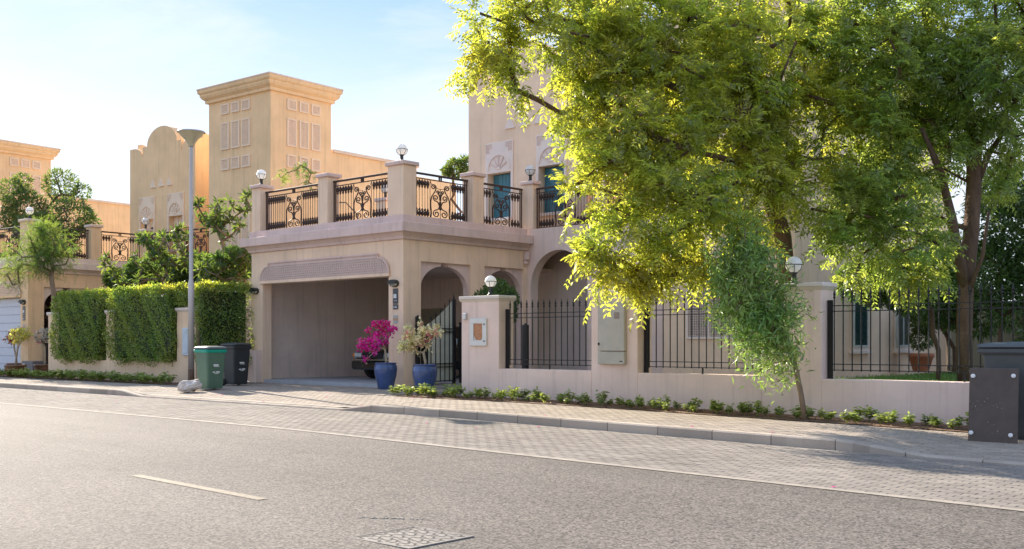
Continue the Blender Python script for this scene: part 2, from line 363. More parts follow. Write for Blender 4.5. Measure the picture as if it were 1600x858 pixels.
def quads_obj(name, Q, mat, parent=None, smooth=False):
    """Q: (n, 4, 3) array of quads -> one mesh"""
    Q = np.asarray(Q, dtype=np.float32); n = len(Q)
    me = bpy.data.meshes.new(name)
    me.vertices.add(n * 4); me.vertices.foreach_set('co', Q.reshape(-1))
    me.loops.add(n * 4); me.loops.foreach_set('vertex_index', np.arange(n * 4, dtype=np.int32))
    me.polygons.add(n); me.polygons.foreach_set('loop_start', np.arange(0, n * 4, 4, dtype=np.int32))
    try: me.polygons.foreach_set('loop_total', np.full(n, 4, dtype=np.int32))
    except Exception: pass
    me.update(calc_edges=True)
    me.materials.append(MATS[mat])
    return ob(name, me, parent)
def unit(a): return a / np.maximum(np.linalg.norm(a, axis=-1, keepdims=True), 1e-9)
def leaf_quads(P, D, Nn, ln, wd, curl=.25):
    """diamond leaves at P along D with face normal about Nn"""
    S = unit(np.cross(D, Nn)); n2 = unit(np.cross(S, D))
    ln = np.asarray(ln).reshape(-1, 1); wd = np.asarray(wd).reshape(-1, 1)
    tip = P + D * ln - n2 * ln * curl
    mid = P + D * ln * .48 + n2 * ln * .04
    return np.stack([P, mid + S * wd * .5, tip, mid - S * wd * .5], axis=1)
def fronds(P, D, Ln, K, ll, lw, droop=.35, hang=.25):
    """pinnate leaves: K leaflet pairs along each frond"""
    n = len(P); up = np.array([0, 0, 1.0]); out = []
    up = unit(up + rng.normal(0, .45, (n, 3)))
    S = unit(np.cross(D, up))
    Ln = Ln.reshape(-1, 1)
    for j in range(K):
        t = (j + .8) / K
        pos = P + D * Ln * t; pos[:, 2] -= (droop * Ln[:, 0]) * t * t
        T = D.copy(); T[:, 2] -= 2 * droop * t; T = unit(T); Nn = unit(np.cross(S, T))
        sc = (1.0 - .45 * abs(t - .45)) * (0.85 + .3 * rng.random((n, 1)))
        for sg in (-1, 1):
            d = S * sg * .85 + T * .55 + rng.normal(0, .16, (n, 3)); d[:, 2] -= hang; d = unit(d)
            nn = unit(Nn + S * sg * .35 + rng.normal(0, .2, (n, 3)))
            out.append(leaf_quads(pos, d, nn, ll * sc, lw * sc, .18))
    st = P + D * Ln; st[:, 2] -= droop * Ln[:, 0]
    wv = S * .0022
    md = P + D * Ln * .55; md[:, 2] -= droop * Ln[:, 0] * .3
    out.append(np.stack([P - wv, P + wv, md + wv, md - wv], axis=1)); out.append(np.stack([md - wv, md + wv, st + wv * .5, st - wv * .5], axis=1))
    return np.concatenate(out)
def rand_dirs(n): return unit(rng.normal(0, 1, (n, 3)))
def blob_points(blobs, n, shell=.55):
    """points spread through ellipsoids (centre, radii), the shell a little denser"""
    vol = np.array([b[1][0] * b[1][1] * b[1][2] for b in blobs]) ** .75; vol /= vol.sum()
    ci = rng.choice(len(blobs), n, p=vol)
    C = np.array([tuple(b[0]) for b in blobs])[ci]; Rr = np.array([b[1] for b in blobs])[ci]
    d = rand_dirs(n); r = rng.random(n) ** (1 / 3.0); r = shell + (1 - shell) * r
    keep = r.reshape(-1, 1)
    return C + d * Rr * keep, d
def grow(targets, trunk, base_r, tip_r=.006, step=.35, min_r=.004):
    """branches: each target is joined to the nearest limb node nearer to the trunk; radii add up towards the root"""
    nodes = [Vector(p) for p in trunk]; par = [-1] + list(range(len(trunk) - 1)); nt = len(trunk)
    root = nodes[-1]
    tg = sorted([Vector(t) for t in targets], key=lambda t: (t - root).length)
    arr = [tuple(p) for p in nodes]
    for t in tg:
        A = np.array(arr[max(1, nt // 3):]); off = max(1, nt // 3)
        dv = A - np.array(tuple(t)); dist = np.sqrt((dv ** 2).sum(1)) + np.maximum(0, A[:, 2] - t.z) * .45
        i = int(dist.argmin()) + off
        p0 = nodes[i]; dd = t - p0; k = max(1, int(dd.length / step)); last = i
        for j in range(1, k + 1):
            f = j / k
            q = p0 + dd * f + Vector((rnd.uniform(-1, 1), rnd.uniform(-1, 1), rnd.uniform(-.3, 1))) * (.08 * dd.length * math.sin(math.pi * f))
            nodes.append(q); par.append(last); last = len(nodes) - 1; arr.append(tuple(q))
    n = len(nodes); load = [0.0] * n; kids = [[] for _ in range(n)]
    for i in range(n - 1, 0, -1): kids[par[i]].append(i)
    for i in range(n - 1, -1, -1):
        if not kids[i]: load[i] = 1.0
        if par[i] >= 0: load[par[i]] += load[i]
    tot = max(load[0], 1)
    rad = [max(min_r, tip_r + (base_r - tip_r) * (l / tot) ** .52) for l in load]
    for i in range(nt): rad[i] = max(rad[i], base_r * (1 - .45 * i / max(1, nt - 1)))
    done = set(); mb = MB()
    for i in range(n):
        for kx, c in enumerate(sorted(kids[i], key=lambda c: -load[c])):
            if kx == 0 and i != 0: continue
            path = [i, c]; cur = c
            while kids[cur]:
                cur = max(kids[cur], key=lambda c2: load[c2]); path.append(cur)
            rr = [rad[q] for q in path]; rr[0] = min(rr[0], rr[1] * 1.25)
            mb.tube([nodes[q] for q in path], rr, 7 if rr[0] > .05 else 5 if rr[0] > .015 else 4)
    return mb

# ------------------------------------------------------------------ ground and street
def zg(x):                      # the street falls gently towards the right
    if x <= -14: return 0.0
    if x >= 6: return -0.0125 * 19.0
    t = min(1, (x + 14) / 2.0)
    return -0.0125 * ((x + 13) if x > -12 else (t * t))
KX0, KX1 = -24.3, -15.0         # dropped kerb in front of the garage
DX = -4.9                       # next dropped kerb on the right
def dropf(x):
    def sm(t): t = max(0, min(1, t)); return t
    a = sm((x - KX0) / .9) * sm((KX1 - x) / .9 + 0.0) if KX0 < x < KX1 else 0
    b = sm((x - DX + 1.0) / 1.0)
    return max(a, b)
ROAD = -0.13
B_EDGE, B_KERB, B_KERB2, B_SOIL = 9.42, 12.80, 12.95, 15.25
def zwalk(x, y):
    k = max(0, min(1, (15.1 - y) / 2.2))
    return zg(x) - .10 * dropf(x) * k
XS = [-400, -200, -110, -80, -60, -50, -45, -40, -36, -32] + [-31 + i for i in range(46)] + [18, 24, 40, 80, 200, 400]
def sheet(name, y0, y1, zf, mat, xs=XS, ys=None):
    ys = ys or [y0, y1]; mb = MB()
    vs = [(x, y, zf(x, y)) for x in xs for y in ys]; m = len(ys)
    fs = [(i * m + j, (i + 1) * m + j, (i + 1) * m + j + 1, i * m + j + 1) for i in range(len(xs) - 1) for j in range(m - 1)]
    mb.add(vs, fs); return mb.build(name, mat)
struct(sheet('ground', -900, 900, lambda x, y: zg(x) - .30, 'far_ground', xs=[-900] + XS + [900], ys=[-900, -60, -30, 0, 30, 60, 900]))
road = struct(sheet('road', -40, B_EDGE, lambda x, y: zg(x) + ROAD, 'asphalt', ys=[-40, -20, -10, -5, 0, 3, 6, B_EDGE]))
struct(sheet('edging_strip', B_EDGE + .002, B_EDGE + .115, lambda x, y: zg(x) + ROAD + .006, 'concrete_strip'))
strip = struct(sheet('parking_strip', B_EDGE + .117, B_KERB - .002, lambda x, y: zg(x) + ROAD - .012, 'joint_sand'))
walk = struct(sheet('pavement', B_KERB2 + .002, 24.0, lambda x, y: zwalk(x, y) - .012, 'joint_sand', ys=[B_KERB2 + .002, 13.5, 14, 14.5, 15.1, 16, 18, 24.0]))
# paving stones: nearest ones single, the rest joined
def lay(parent, mat, x0, x1, y0, y1, zf, pl=.2, pw=.1, gap=.006, single=300, skip=None, far_name='paving'):
    cells = []; row = 0; y = y0
    while y + pw <= y1 + .002:
        x = x0 - (pl / 2 if row % 2 else 0)
        while x < x1:
            if not (skip and skip(x + pl / 2, y + pw / 2)): cells.append((x, y))
            x += pl
        y += pw; row += 1
    vis = [c for c in cells if abs((CY * c[0] + SY * c[1]) / (-SY * c[0] + CY * c[1])) < .50]
    vis.sort(key=lambda c: c[0] ** 2 + c[1] ** 2); near = set(vis[:single])
    me = MB().box(-pl / 2 + gap / 2, pl / 2 - gap / 2, -pw / 2 + gap / 2, pw / 2 - gap / 2, -.012, 0, .004).mesh('paver', mat)
    mb = MB()
    for (x, y) in cells:
        dz = rnd.uniform(-.0015, .0015); cx, cy = x + pl / 2, y + pw / 2
        if (x, y) in near:
            ob('paver', me, parent, (cx, cy, zf(cx, cy) + dz), (math.atan2(zf(cx, cy + .05) - zf(cx, cy - .05), .1), -math.atan2(zf(cx + .1, cy) - zf(cx - .1, cy), .2), 0))
        else:
            g = gap / 2; b = .004
            xa, xb, ya, yb = x + g, x + pl - g, y + g, y + pw - g
            o = [(xa, ya), (xb, ya), (xb, yb), (xa, yb)]; i2 = [(xa + b, ya + b), (xb - b, ya + b), (xb - b, yb - b), (xa + b, yb - b)]
            mb.add([(p, q, zf(p, q) - .010 + dz) for p, q in o] + [(p, q, zf(p, q) + dz) for p, q in i2],
                   [(4, 5, 6, 7)] + [(k, (k + 1) % 4, 4 + (k + 1) % 4, 4 + k) for k in range(4)])
    stuff(mb.build(far_name, mat, parent))
lay(strip, 'paver', -42, 0.4, B_EDGE + .125, B_KERB - .01, lambda x, y: zg(x) + ROAD, far_name='paver_field')
def walk_skip(x, y):
    if y > B_SOIL - .1 and x > -17.6: return True
    if y > B_SOIL - .1 and x < -25.2: return True
    if y > 17.9 and x < -19.75: return True
    return y > 19.6
lay(walk, 'paver_warm', -44, 0.4, B_KERB2 + .01, 19.6, zwalk, far_name='paver_field', skip=walk_skip)
# kerb stones
kerb = struct(sheet('kerb', B_KERB + .01, B_KERB2 - .01, lambda x, y: zg(x) + ROAD - .02, 'joint_sand'))
x = -60.0
while x < 1.5:
    ln = .9; za = lambda q: zg(q) - .105 * dropf(q) + .004
    mb = MB(); x1 = x + ln - .012; y0, y1 = B_KERB, B_KERB2; bz = ROAD - .02
    ns = 4 if (KX0 - 1 < x < KX1 + .2 or x > -7) else 1
    for i in range(ns):
        p, q = x + (x1 - x) * i / ns, x + (x1 - x) * (i + 1) / ns
        pa, qa = za(p), za(q); b = .02
        vs = []
        for t, h in ((p, pa), (q, qa)):
            vs += [(t, y0, zg(t) + bz), (t, y0, h - b), (t, y0 + b, h), (t, y1, h), (t, y1, zg(t) + bz)]
        fs = [(k, k + 5, k + 6, k + 1) for k in range(4)]
        if i == 0: fs.append((4, 3, 2, 1, 0)[::-1])
        if i == ns - 1: fs.append((5, 6, 7, 8, 9)[::-1])
        mb.add(vs, fs)
    ks = mb.build('kerb_stone', 'kerb_concrete', kerb)
    x += ln
# concrete apron strip beside the dropped kerb
struct(sheet('driveway_edging', 12.955, 13.12, lambda x, y: zwalk(x, y) + .005, 'concrete_strip', xs=[KX0 + .3 + i * .6 for i in range(15)]))
# road paint, ironwork
def on_road(x): return zg(x) + ROAD
mb = MB()
for i in range(8):
    xa, xb = -9.85 + i * .27, -9.85 + (i + 1) * .27
    mb.add([(xa, 5.30, on_road(xa) + .004), (xb, 5.30, on_road(xb) + .004), (xb, 5.41, on_road(xb) + .004), (xa, 5.41, on_road(xa) + .004)], [(0, 1, 2, 3)])
struct(mb.build('road_marking', 'road_yellow'))
mc = thing('manhole_cover', 'square cast iron manhole cover with raised ribs set in the asphalt', 'manhole cover', (-5.55, 5.11, on_road(-5.55)))
MB().box(-.30, .30, -.30, .30, -.05, .003).build('cover_plate', 'cover_iron', mc)
fr = MB()
for a in (-1, 1):
    fr.box(-.31, .31, a * .302 - .008, a * .302 + .008, -.04, .006, .002); fr.box(a * .302 - .008, a * .302 + .008, -.294, .294, -.04, .006, .002)
fr.build('cover_frame', 'cover_iron', mc)
slot_pts = [(-.040 + .010 * i, .0115 * math.sin(i * .9)) for i in range(9)]
def slot_mesh():
    m_ = MB()
    for (a, b), (c, d) in zip(slot_pts[:-1], slot_pts[1:]): m_.add([(a, b - .0075, 0), (c, d - .0075, 0), (c, d + .0075, 0), (a, b + .0075, 0)], [(0, 1, 2, 3)])
    return m_.mesh('slot', 'cover_gap')
slot = slot_mesh()
for i in range(6):
    for j in range(10):
        ob('slot', slot, mc, (-.235 + i * .093 + rnd.uniform(-.006, .006), -.262 + j * .058 + (.029 if i % 2 else 0) * (j < 9), .0045), (0, 0, R(28) if (i + j) % 2 else R(-20)))
# worn crack patch in the asphalt, little stones
mb = MB()
for i in range(26):
    cx, cy = -6.42 + i * .016 + rnd.uniform(-.01, .01), 5.36 + i * .012 + rnd.uniform(-.03, .03); r0 = rnd.uniform(.006, .02)
    mb.lathe([(r0, 0), (r0 * .8, r0 * .35), (r0 * .3, r0 * .5)], 6, (cx, cy, on_road(cx) + .001))
stuff(mb.build('asphalt_chippings', 'concrete_strip'))
# soil strips, garden and lawn
struct(sheet('planting_bed', B_SOIL - .1, 16.25, lambda x, y: zwalk(x, y) + .012, 'soil', xs=[-17.2 + i * .8 for i in range(24)]))
mb = MB(); 
for i in range(16):
    xa, xb = -44 + i * 1.16, -44 + (i + 1) * 1.16
    ya = lambda q: 15.35 + (q + 26) * .02
    mb.add([(xa, ya(xa) - .25, .012), (xb, ya(xb) - .25, .012), (xb, ya(xb) + 1.2, .012), (xa, ya(xa) + 1.2, .012)], [(0, 1, 2, 3)])
struct(mb.build('planting_bed', 'soil'))
gz = .40
struct(MB().add([(-9.8, 16.75, .38), (12, 16.75, .38), (12, 31.9, gz), (-9.8, 31.9, gz)], [(0, 1, 2, 3)]).build('lawn', 'lawn_soil'))
n = 26000
P = np.column_stack([rng.uniform(-9.7, -1, n), rng.uniform(16.8, 31.5, n), np.full(n, .38)])
D = unit(rng.normal(0, .35, (n, 3)) + np.array([0, 0, 1.0]))
stuff(quads_obj('lawn_grass', leaf_quads(P, D, rand_dirs(n), rng.uniform(.05, .11, n), rng.uniform(.008, .016, n), .3), 'grass'))
struct(MB().box(-15.0, -9.85, 16.72, 24, -.1, .30).build('garden_paving', 'paver_warm'))
struct(MB().box(-26.2, -19.95, 18.0, 24.9, -.08, .09).build('garage_floor', 'garage_slab'))
struct(MB().box(-19.4, -15.05, 19.65, 22.5, -.1, .12, .01).build('porch_floor', 'paver_warm'))

# ------------------------------------------------------------------ ironwork
def bez(p0, p1, p2, p3, n=8):
    out = []
    for i in range(n + 1):
        t = i / n; s = 1 - t
        out.append(tuple(s ** 3 * a + 3 * s * s * t * b + 3 * s * t * t * c + t ** 3 * d for a, b, c, d in zip(p0, p1, p2, p3)))
    return out
def spiral(cx, cz, r, a0, turns, n=22, shrink=.25):
    return [(cx + r * (1 - (1 - shrink) * i / n) * math.cos(a0 + turns * 2 * math.pi * i / n), 0, cz + r * (1 - (1 - shrink) * i / n) * math.sin(a0 + turns * 2 * math.pi * i / n)) for i in range(n + 1)]
IRON = {}
def rail_bar_mesh(h):
    if h in IRON: return IRON[h]
    mb = MB().tube([(0, 0, 0), (0, 0, h)], .0095, 4)
    for base, sg in ((.03, 1), (h - .03, -1)):
        prof = [(.009, 0), (.036, .06), (.042, .095), (.017, .135), (.030, .165), (.007, .225)]
        prof = [(r, base + sg * z) for r, z in prof]
        mb.lathe(prof if sg > 0 else prof[::-1], 6, cap=False)
        for s2 in (-1, 1):
            mb.tube([(s2 * x, 0, base + sg * z) for x, z in ((0, 0), (.034, .025), (.05, .07), (.046, .115), (.024, .15), (.034, .18))], .0105, 4)
    IRON[h] = mb.mesh('rail_bar', 'iron_brown'); return IRON[h]
def scroll_meshes(h):
    if ('s', h) in IRON: return IRON['s', h]
    out = []
    lo = spiral(.115, .135, .105, math.pi / 2, -1.35) ; lo = bez((.012, 0, .42), (.012, 0, .32), (.05, 0, .245), (.115, 0, .24), 6)[:-1] + lo
    mid = spiral(.13, .56, .085, -math.pi * .5, 1.3); mid = bez((.014, 0, .30), (.03, 0, .40), (.07, 0, .475), (.13, 0, .475), 6)[:-1] + mid
    up = spiral(.20, .84, .075, math.pi, -1.3); up = bez((.27, 0, .50), (.27, 0, .62), (.12, 0, .70), (.125, 0, .84), 6)[:-1] + up
    inn = spiral(.075, .72, .05, math.pi * 1.5, -1.2, 16); inn = bez((.012, 0, .50), (.012, 0, .60), (.03, 0, .67), (.075, 0, .67), 5)[:-1] + inn
    side = bez((.28, 0, .02), (.235, 0, .2), (.31, 0, .34), (.27, 0, .5), 8)
    k = h / 1.02
    for nm, p in (('scroll', lo), ('scroll', mid), ('scroll', up), ('scroll', inn), ('scroll', side)):
        for sg in (1, -1):
            out.append(MB().tube([(sg * a, b, c * k) for a, b, c in p], .0155, 5).mesh(nm, 'iron_brown'))
    stem = MB().tube([(0, 0, 0), (0, 0, .80 * k)], .008, 5)
    for z in (.27, .44, .62): stem.lathe([(.006, z * k - .045), (.026, z * k - .01), (.03, z * k + .012), (.006, z * k + .06)], 7, cap=False)
    out.append(stem.mesh('stem', 'iron_brown'))
    out.append(MB().tube([(.30 * math.cos(a), 0, (1.03 + .0) * k - .22 * abs(math.sin(a))) for a in [math.pi * i / 14 for i in range(15)]], .009, 5).mesh('swag', 'iron_brown'))
    for sg in (-1, 1): out.append(MB().tube([(sg * .30, 0, 0), (sg * .30, 0, 1.03 * k)], .009, 4).mesh('upright', 'iron_brown'))
    IRON['s', h] = out; return out
def railing(p0, p1, label, group, z0=4.36, z1=5.50):
    p0 = Vector(p0); p1 = Vector(p1); d = p1 - p0; ln = d.length
    t = thing('balcony_railing', label, 'railing', (p0.x, p0.y, z0), math.atan2(d.y, d.x), group)
    h = z1 - z0; hb = h - .15
    MB().box(0, ln, -.035, .035, h - .05, h, .008).build('top_rail', 'iron_brown', t)
    MB().box(.05, ln - .05, -.012, .012, hb - .012, hb + .012).build('lower_rail', 'iron_brown', t)
    MB().box(.05, ln - .05, -.012, .012, .0, .022).build('bottom_rail', 'iron_brown', t)
    post = MB().box(-.014, .014, -.014, .014, 0, h - .05).mesh('post', 'iron_brown')
    for s in (.02, .09, ln - .09, ln - .02): ob('post', post, t, (s, 0, 0))
    knob = MB().box(-.012, .012, -.02, .02, 0, .126).mesh('spacer', 'iron_brown')
    c = ln / 2
    for s in (c - .035, c + .035): ob('spacer', knob, t, (s, 0, hb + .012))
    bm = rail_bar_mesh(round(hb, 3))
    half = (ln - .18 - .80) / 2; nb = max(2, int(half / .102))
    for i in range(nb):
        for s in (.09 + half * (i + .75) / (nb + .25), ln - .09 - half * (i + .75) / (nb + .25)): ob('rail_bar', bm, t, (s, 0, .0))
    for me in scroll_meshes(round(hb, 3)): ob(me.name.split('.')[0], me, t, (c, 0, 0)).scale = (1.22, 1, 1)
    return t
def globe_lamp(loc, label, r=.14, rz=0.0, group='globe lamps on pillars'):
    t = thing('globe_lamp', label, 'lamp', loc, rz, group)
    MB().lathe([(.075, 0), (.075, .03), (.045, .05), (.042, .16), (.06, .18), (.06, .195)], 12).build('lamp_base', 'lamp_dark', t, True)
    pr = [(max(.02, r * math.sin(a)), .18 + r - r * math.cos(a)) for a in [R(18) + (math.pi - R(20)) * i / 12 for i in range(13)]]
    MB().lathe(pr, 20).build('globe', 'globe', t, True)
    cg = MB(); cz = .18 + r
    cg.tube([(r * 1.03 * math.cos(2 * math.pi * k / 20), r * 1.03 * math.sin(2 * math.pi * k / 20), cz) for k in range(20)], .007, 4, closed=True)
    for k in range(6):
        a = 2 * math.pi * k / 6
        cg.tube([(r * 1.03 * math.sin(b) * math.cos(a), r * 1.03 * math.sin(b) * math.sin(a), cz - r * 1.03 * math.cos(b)) for b in [math.pi / 2 * j / 6 for j in range(1, 7)]], .006, 4)
    cg.build('cage', 'lamp_dark', t)
    return t
def wall_lamp(loc, label, rz=0.0):
    t = thing('wall_lamp', label, 'lamp', loc, rz)
    prof = [(math.cos(a), math.sin(a)) for a in [2 * math.pi * i / 20 for i in range(20)]]
    MB().prism([(.15 * a, .095 * b) for a, b in prof], -.05).build('back_plate', 'lamp_dark', t)
    MB().prism([(.13 * a, .075 * b) for a, b in prof], -.10).build('lens', 'lamp_glass', t)
    hood = MB()
    top = [(.155 * math.cos(a), .10 * math.sin(a)) for a in [R(-8) + R(196) * i / 14 for i in range(15)]]
    for i in range(14):
        (a, b), (c, d) = top[i], top[i + 1]
        hood.add([(a, -.05, b), (c, -.05, d), (c * .96, -.14, d * .9), (a * .96, -.14, b * .9)], [(0, 1, 2, 3)])
    hood.prism([(a * .96, b * .9) for a, b in top], -.012, (0, -.13, 0))
    hood.build('hood', 'lamp_dark', t)
    g = MB()
    for s in (-.07, 0, .07): g.box(s - .008, s + .008, -.118, -.098, -.07, .0)
    g.build('guard_bar', 'lamp_dark', t)
    return t
def fence(p0, p1, z0, label, bottom_post=True):
    """spear-topped iron fence on the low wall"""
    p0 = Vector(p0); p1 = Vector(p1); d = p1 - p0; ln = d.length
    t = thing('iron_fence', label, 'fence', (p0.x, p0.y, 0), math.atan2(d.y, d.x), 'iron fences on the low garden wall')
    for z in (.70, .795, 1.655, 1.745): MB().box(.03, ln - .03, -.009, .009, z - .007, z + .007).build('fence_rail', 'iron_black', t)
    for s in (.06, ln - .06): MB().box(s - .045, s + .045, -.015, .015, z0, 1.84).build('post', 'iron_black', t)
    n = int(ln / .153); bar = MB().tube([(0, 0, .68), (0, 0, 1.93)], .0105, 6)
    bar.lathe([(.010, 1.86), (.024, 1.875), (.024, 1.885), (.012, 1.90), (.022, 1.93), (.013, 1.965), (.002, 2.03)], 6, cap=False)
    me = bar.mesh('fence_bar', 'iron_black')
    for i in range(n):
        s = (ln - n * .153) / 2 + .153 * (i + .5)
        if s > .12 and s < ln - .12: ob('fence_bar', me, t, (s, 0, 0))
    MB().box(ln / 2 - .012, ln / 2 + .012, -.012, .012, z0, .70).build('support', 'iron_black', t)
    return t
def gate_leaf(loc, rz, w, lo, hi, label, sheet_mat='gate_sheet', dark=False):
    t = thing('gate_leaf', label, 'gate', loc, rz)
    top = lambda s: lo + (hi - lo) * (s / w) ** 1.25
    MB().box(-.035, .035, -.035, .035, 0, lo + .02, .006).build('hinge_post', 'iron_black', t)
    MB().box(w - .04, w + .04, -.035, .035, 0, hi + .03, .006).build('meeting_post', 'iron_black', t)
    n = int(w / .14)
    for i in range(1, n):
        s = w * i / n; b = MB().tube([(s, 0, .08), (s, 0, top(s) + .10)], .0115, 6)
        b.lathe([(.012, top(s) + .08), (.022, top(s) + .10), (.012, top(s) + .14), (.002, top(s) + .19)], 6, (s, 0, 0), cap=False)
        b.build('gate_bar', 'iron_black', t)
    MB().lathe([(.012, hi + .03), (.026, hi + .06), (.012, hi + .12), (.002, hi + .2)], 6, (w, 0, 0)).build('finial', 'iron_black', t)
    for z in (.10, .46, .54, lo - .16, lo - .08): MB().box(.035, w - .04, -.012, .012, z - .011, z + .011).build('gate_rail', 'iron_black', t)
    pts = [(.02, .09)] + [(w - .02, .09)] + [(w * (1 - i / 8.0) if 0 < i < 8 else (w - .02 if i == 0 else .02), top(w * (1 - i / 8.0))) for i in range(9)]
    MB().prism(pts, .012, (0, .02, 0)).build('backing_sheet', sheet_mat, t)
    h = MB().tube([(w + .02, -.05, .95), (w + .02, -.09, .97), (w + .02, -.09, 1.17), (w + .02, -.05, 1.19)], .012, 6); h.build('handle', 'steel', t, True)
    return t

# ------------------------------------------------------------------ villas
def lattice_panel(par, c, w, z0, z1, ax, fm, lm, bm, depth=.05):
    """framed lattice screen on a wall; ax: 'f' faces -y (c = x centre, y plane given), 'r' faces +x"""
    cx, pl = c
    def put(mb, name, mat):
        if ax == 'r': mb.v = [(pl - y, cx + x, z) for x, y, z in mb.v]
        else: mb.v = [(cx + x, pl + y, z) for x, y, z in mb.v]
        return mb.build(name, mat, par_o[0] or par)
    par_o = [None]
    fr = MB(); t = .055; h = w / 2
    fr.box(-h, h, -depth, 0, z1 - t, z1, .008); fr.box(-h, h, -depth, 0, z0, z0 + t, .008)
    fr.box(-h, -h + t, -depth, 0, z0 + t, z1 - t); fr.box(h - t, h, -depth, 0, z0 + t, z1 - t)
    f = put(fr, 'lattice_screen', fm); par_o[0] = f
    put(MB().box(-h + t, h - t, -.012, 0, z0 + t, z1 - t), 'screen_back', bm)
    la = MB(); s = .062; k = 0; z = z0 + t + s * .5
    while z < z1 - t - .01:
        la.box(-h + t, h - t, -.030, -.012, z - .011, z + .011); z += s
    xx = -h + t + s * .5
    while xx < h - t - .01:
        la.box(xx - .011, xx + .011, -.036, -.0125, z0 + t, z1 - t); xx += s
    put(la, 'lattice', lm)
def fan_panel(par, x0, w, z0, z1, y, m_face, m_line):
    """carved window head: square slab, arched ring, fan of rays, corner spandrel lines"""
    s = MB().box(x0, x0 + w, y - .04, y, z0, z1, .008).build('window_head', m_face, par)
    c = x0 + w / 2; r = w * .40; zb = z0 + .10
    ring = MB(); ys = y - .075
    for i in range(16):
        a0, a1 = math.pi * i / 16, math.pi * (i + 1) / 16
        q = [(r * .90, a0), (r * 1.06, a0), (r * 1.06, a1), (r * .90, a1)]
        ring.prism([(c + p * math.cos(a), zb + p * 1.02 * math.sin(a)) for p, a in q], .034, (0, ys, 0))
    ring.build('arch_ring', m_face, s)
    for i in range(1, 6):
        a = math.pi * i / 6; ry = MB()
        d = Vector((math.cos(a), 0, math.sin(a))); nn = Vector((-math.sin(a), 0, math.cos(a)))
        p = [Vector((c, 0, zb)) + d * r * .22 - nn * .014, Vector((c, 0, zb)) + d * r * .22 + nn * .014, Vector((c, 0, zb)) + d * r * .89 + nn * .022, Vector((c, 0, zb)) + d * r * .89 - nn * .022]
        ry.prism([(v.x, v.z) for v in p], .024, (0, y - .064, 0)); ry.build('ray', m_line, s)
    MB().prism([(c + r * .18 * math.cos(math.pi * i / 8), zb + r * .18 * math.sin(math.pi * i / 8)) for i in range(9)], .028, (0, y - .068, 0)).build('hub', m_face, s)
    for sg in (-1, 1):
        for k in range(3):
            q = .04 + k * .055; e = x0 + (w if sg > 0 else 0)
            MB().prism([(e - sg * q, z1 - q), (e - sg * (q + .24 - k * .05), z1 - q), (e - sg * (q + .24 - k * .05), z1 - q - .018), (e - sg * (q + .018), z1 - q - .018), (e - sg * (q + .018), z1 - q - .26 + k * .05), (e - sg * q, z1 - q - .26 + k * .05)][::sg], .016, (0, y - .056, 0)).build('corner_fret', m_line, s)
    return s
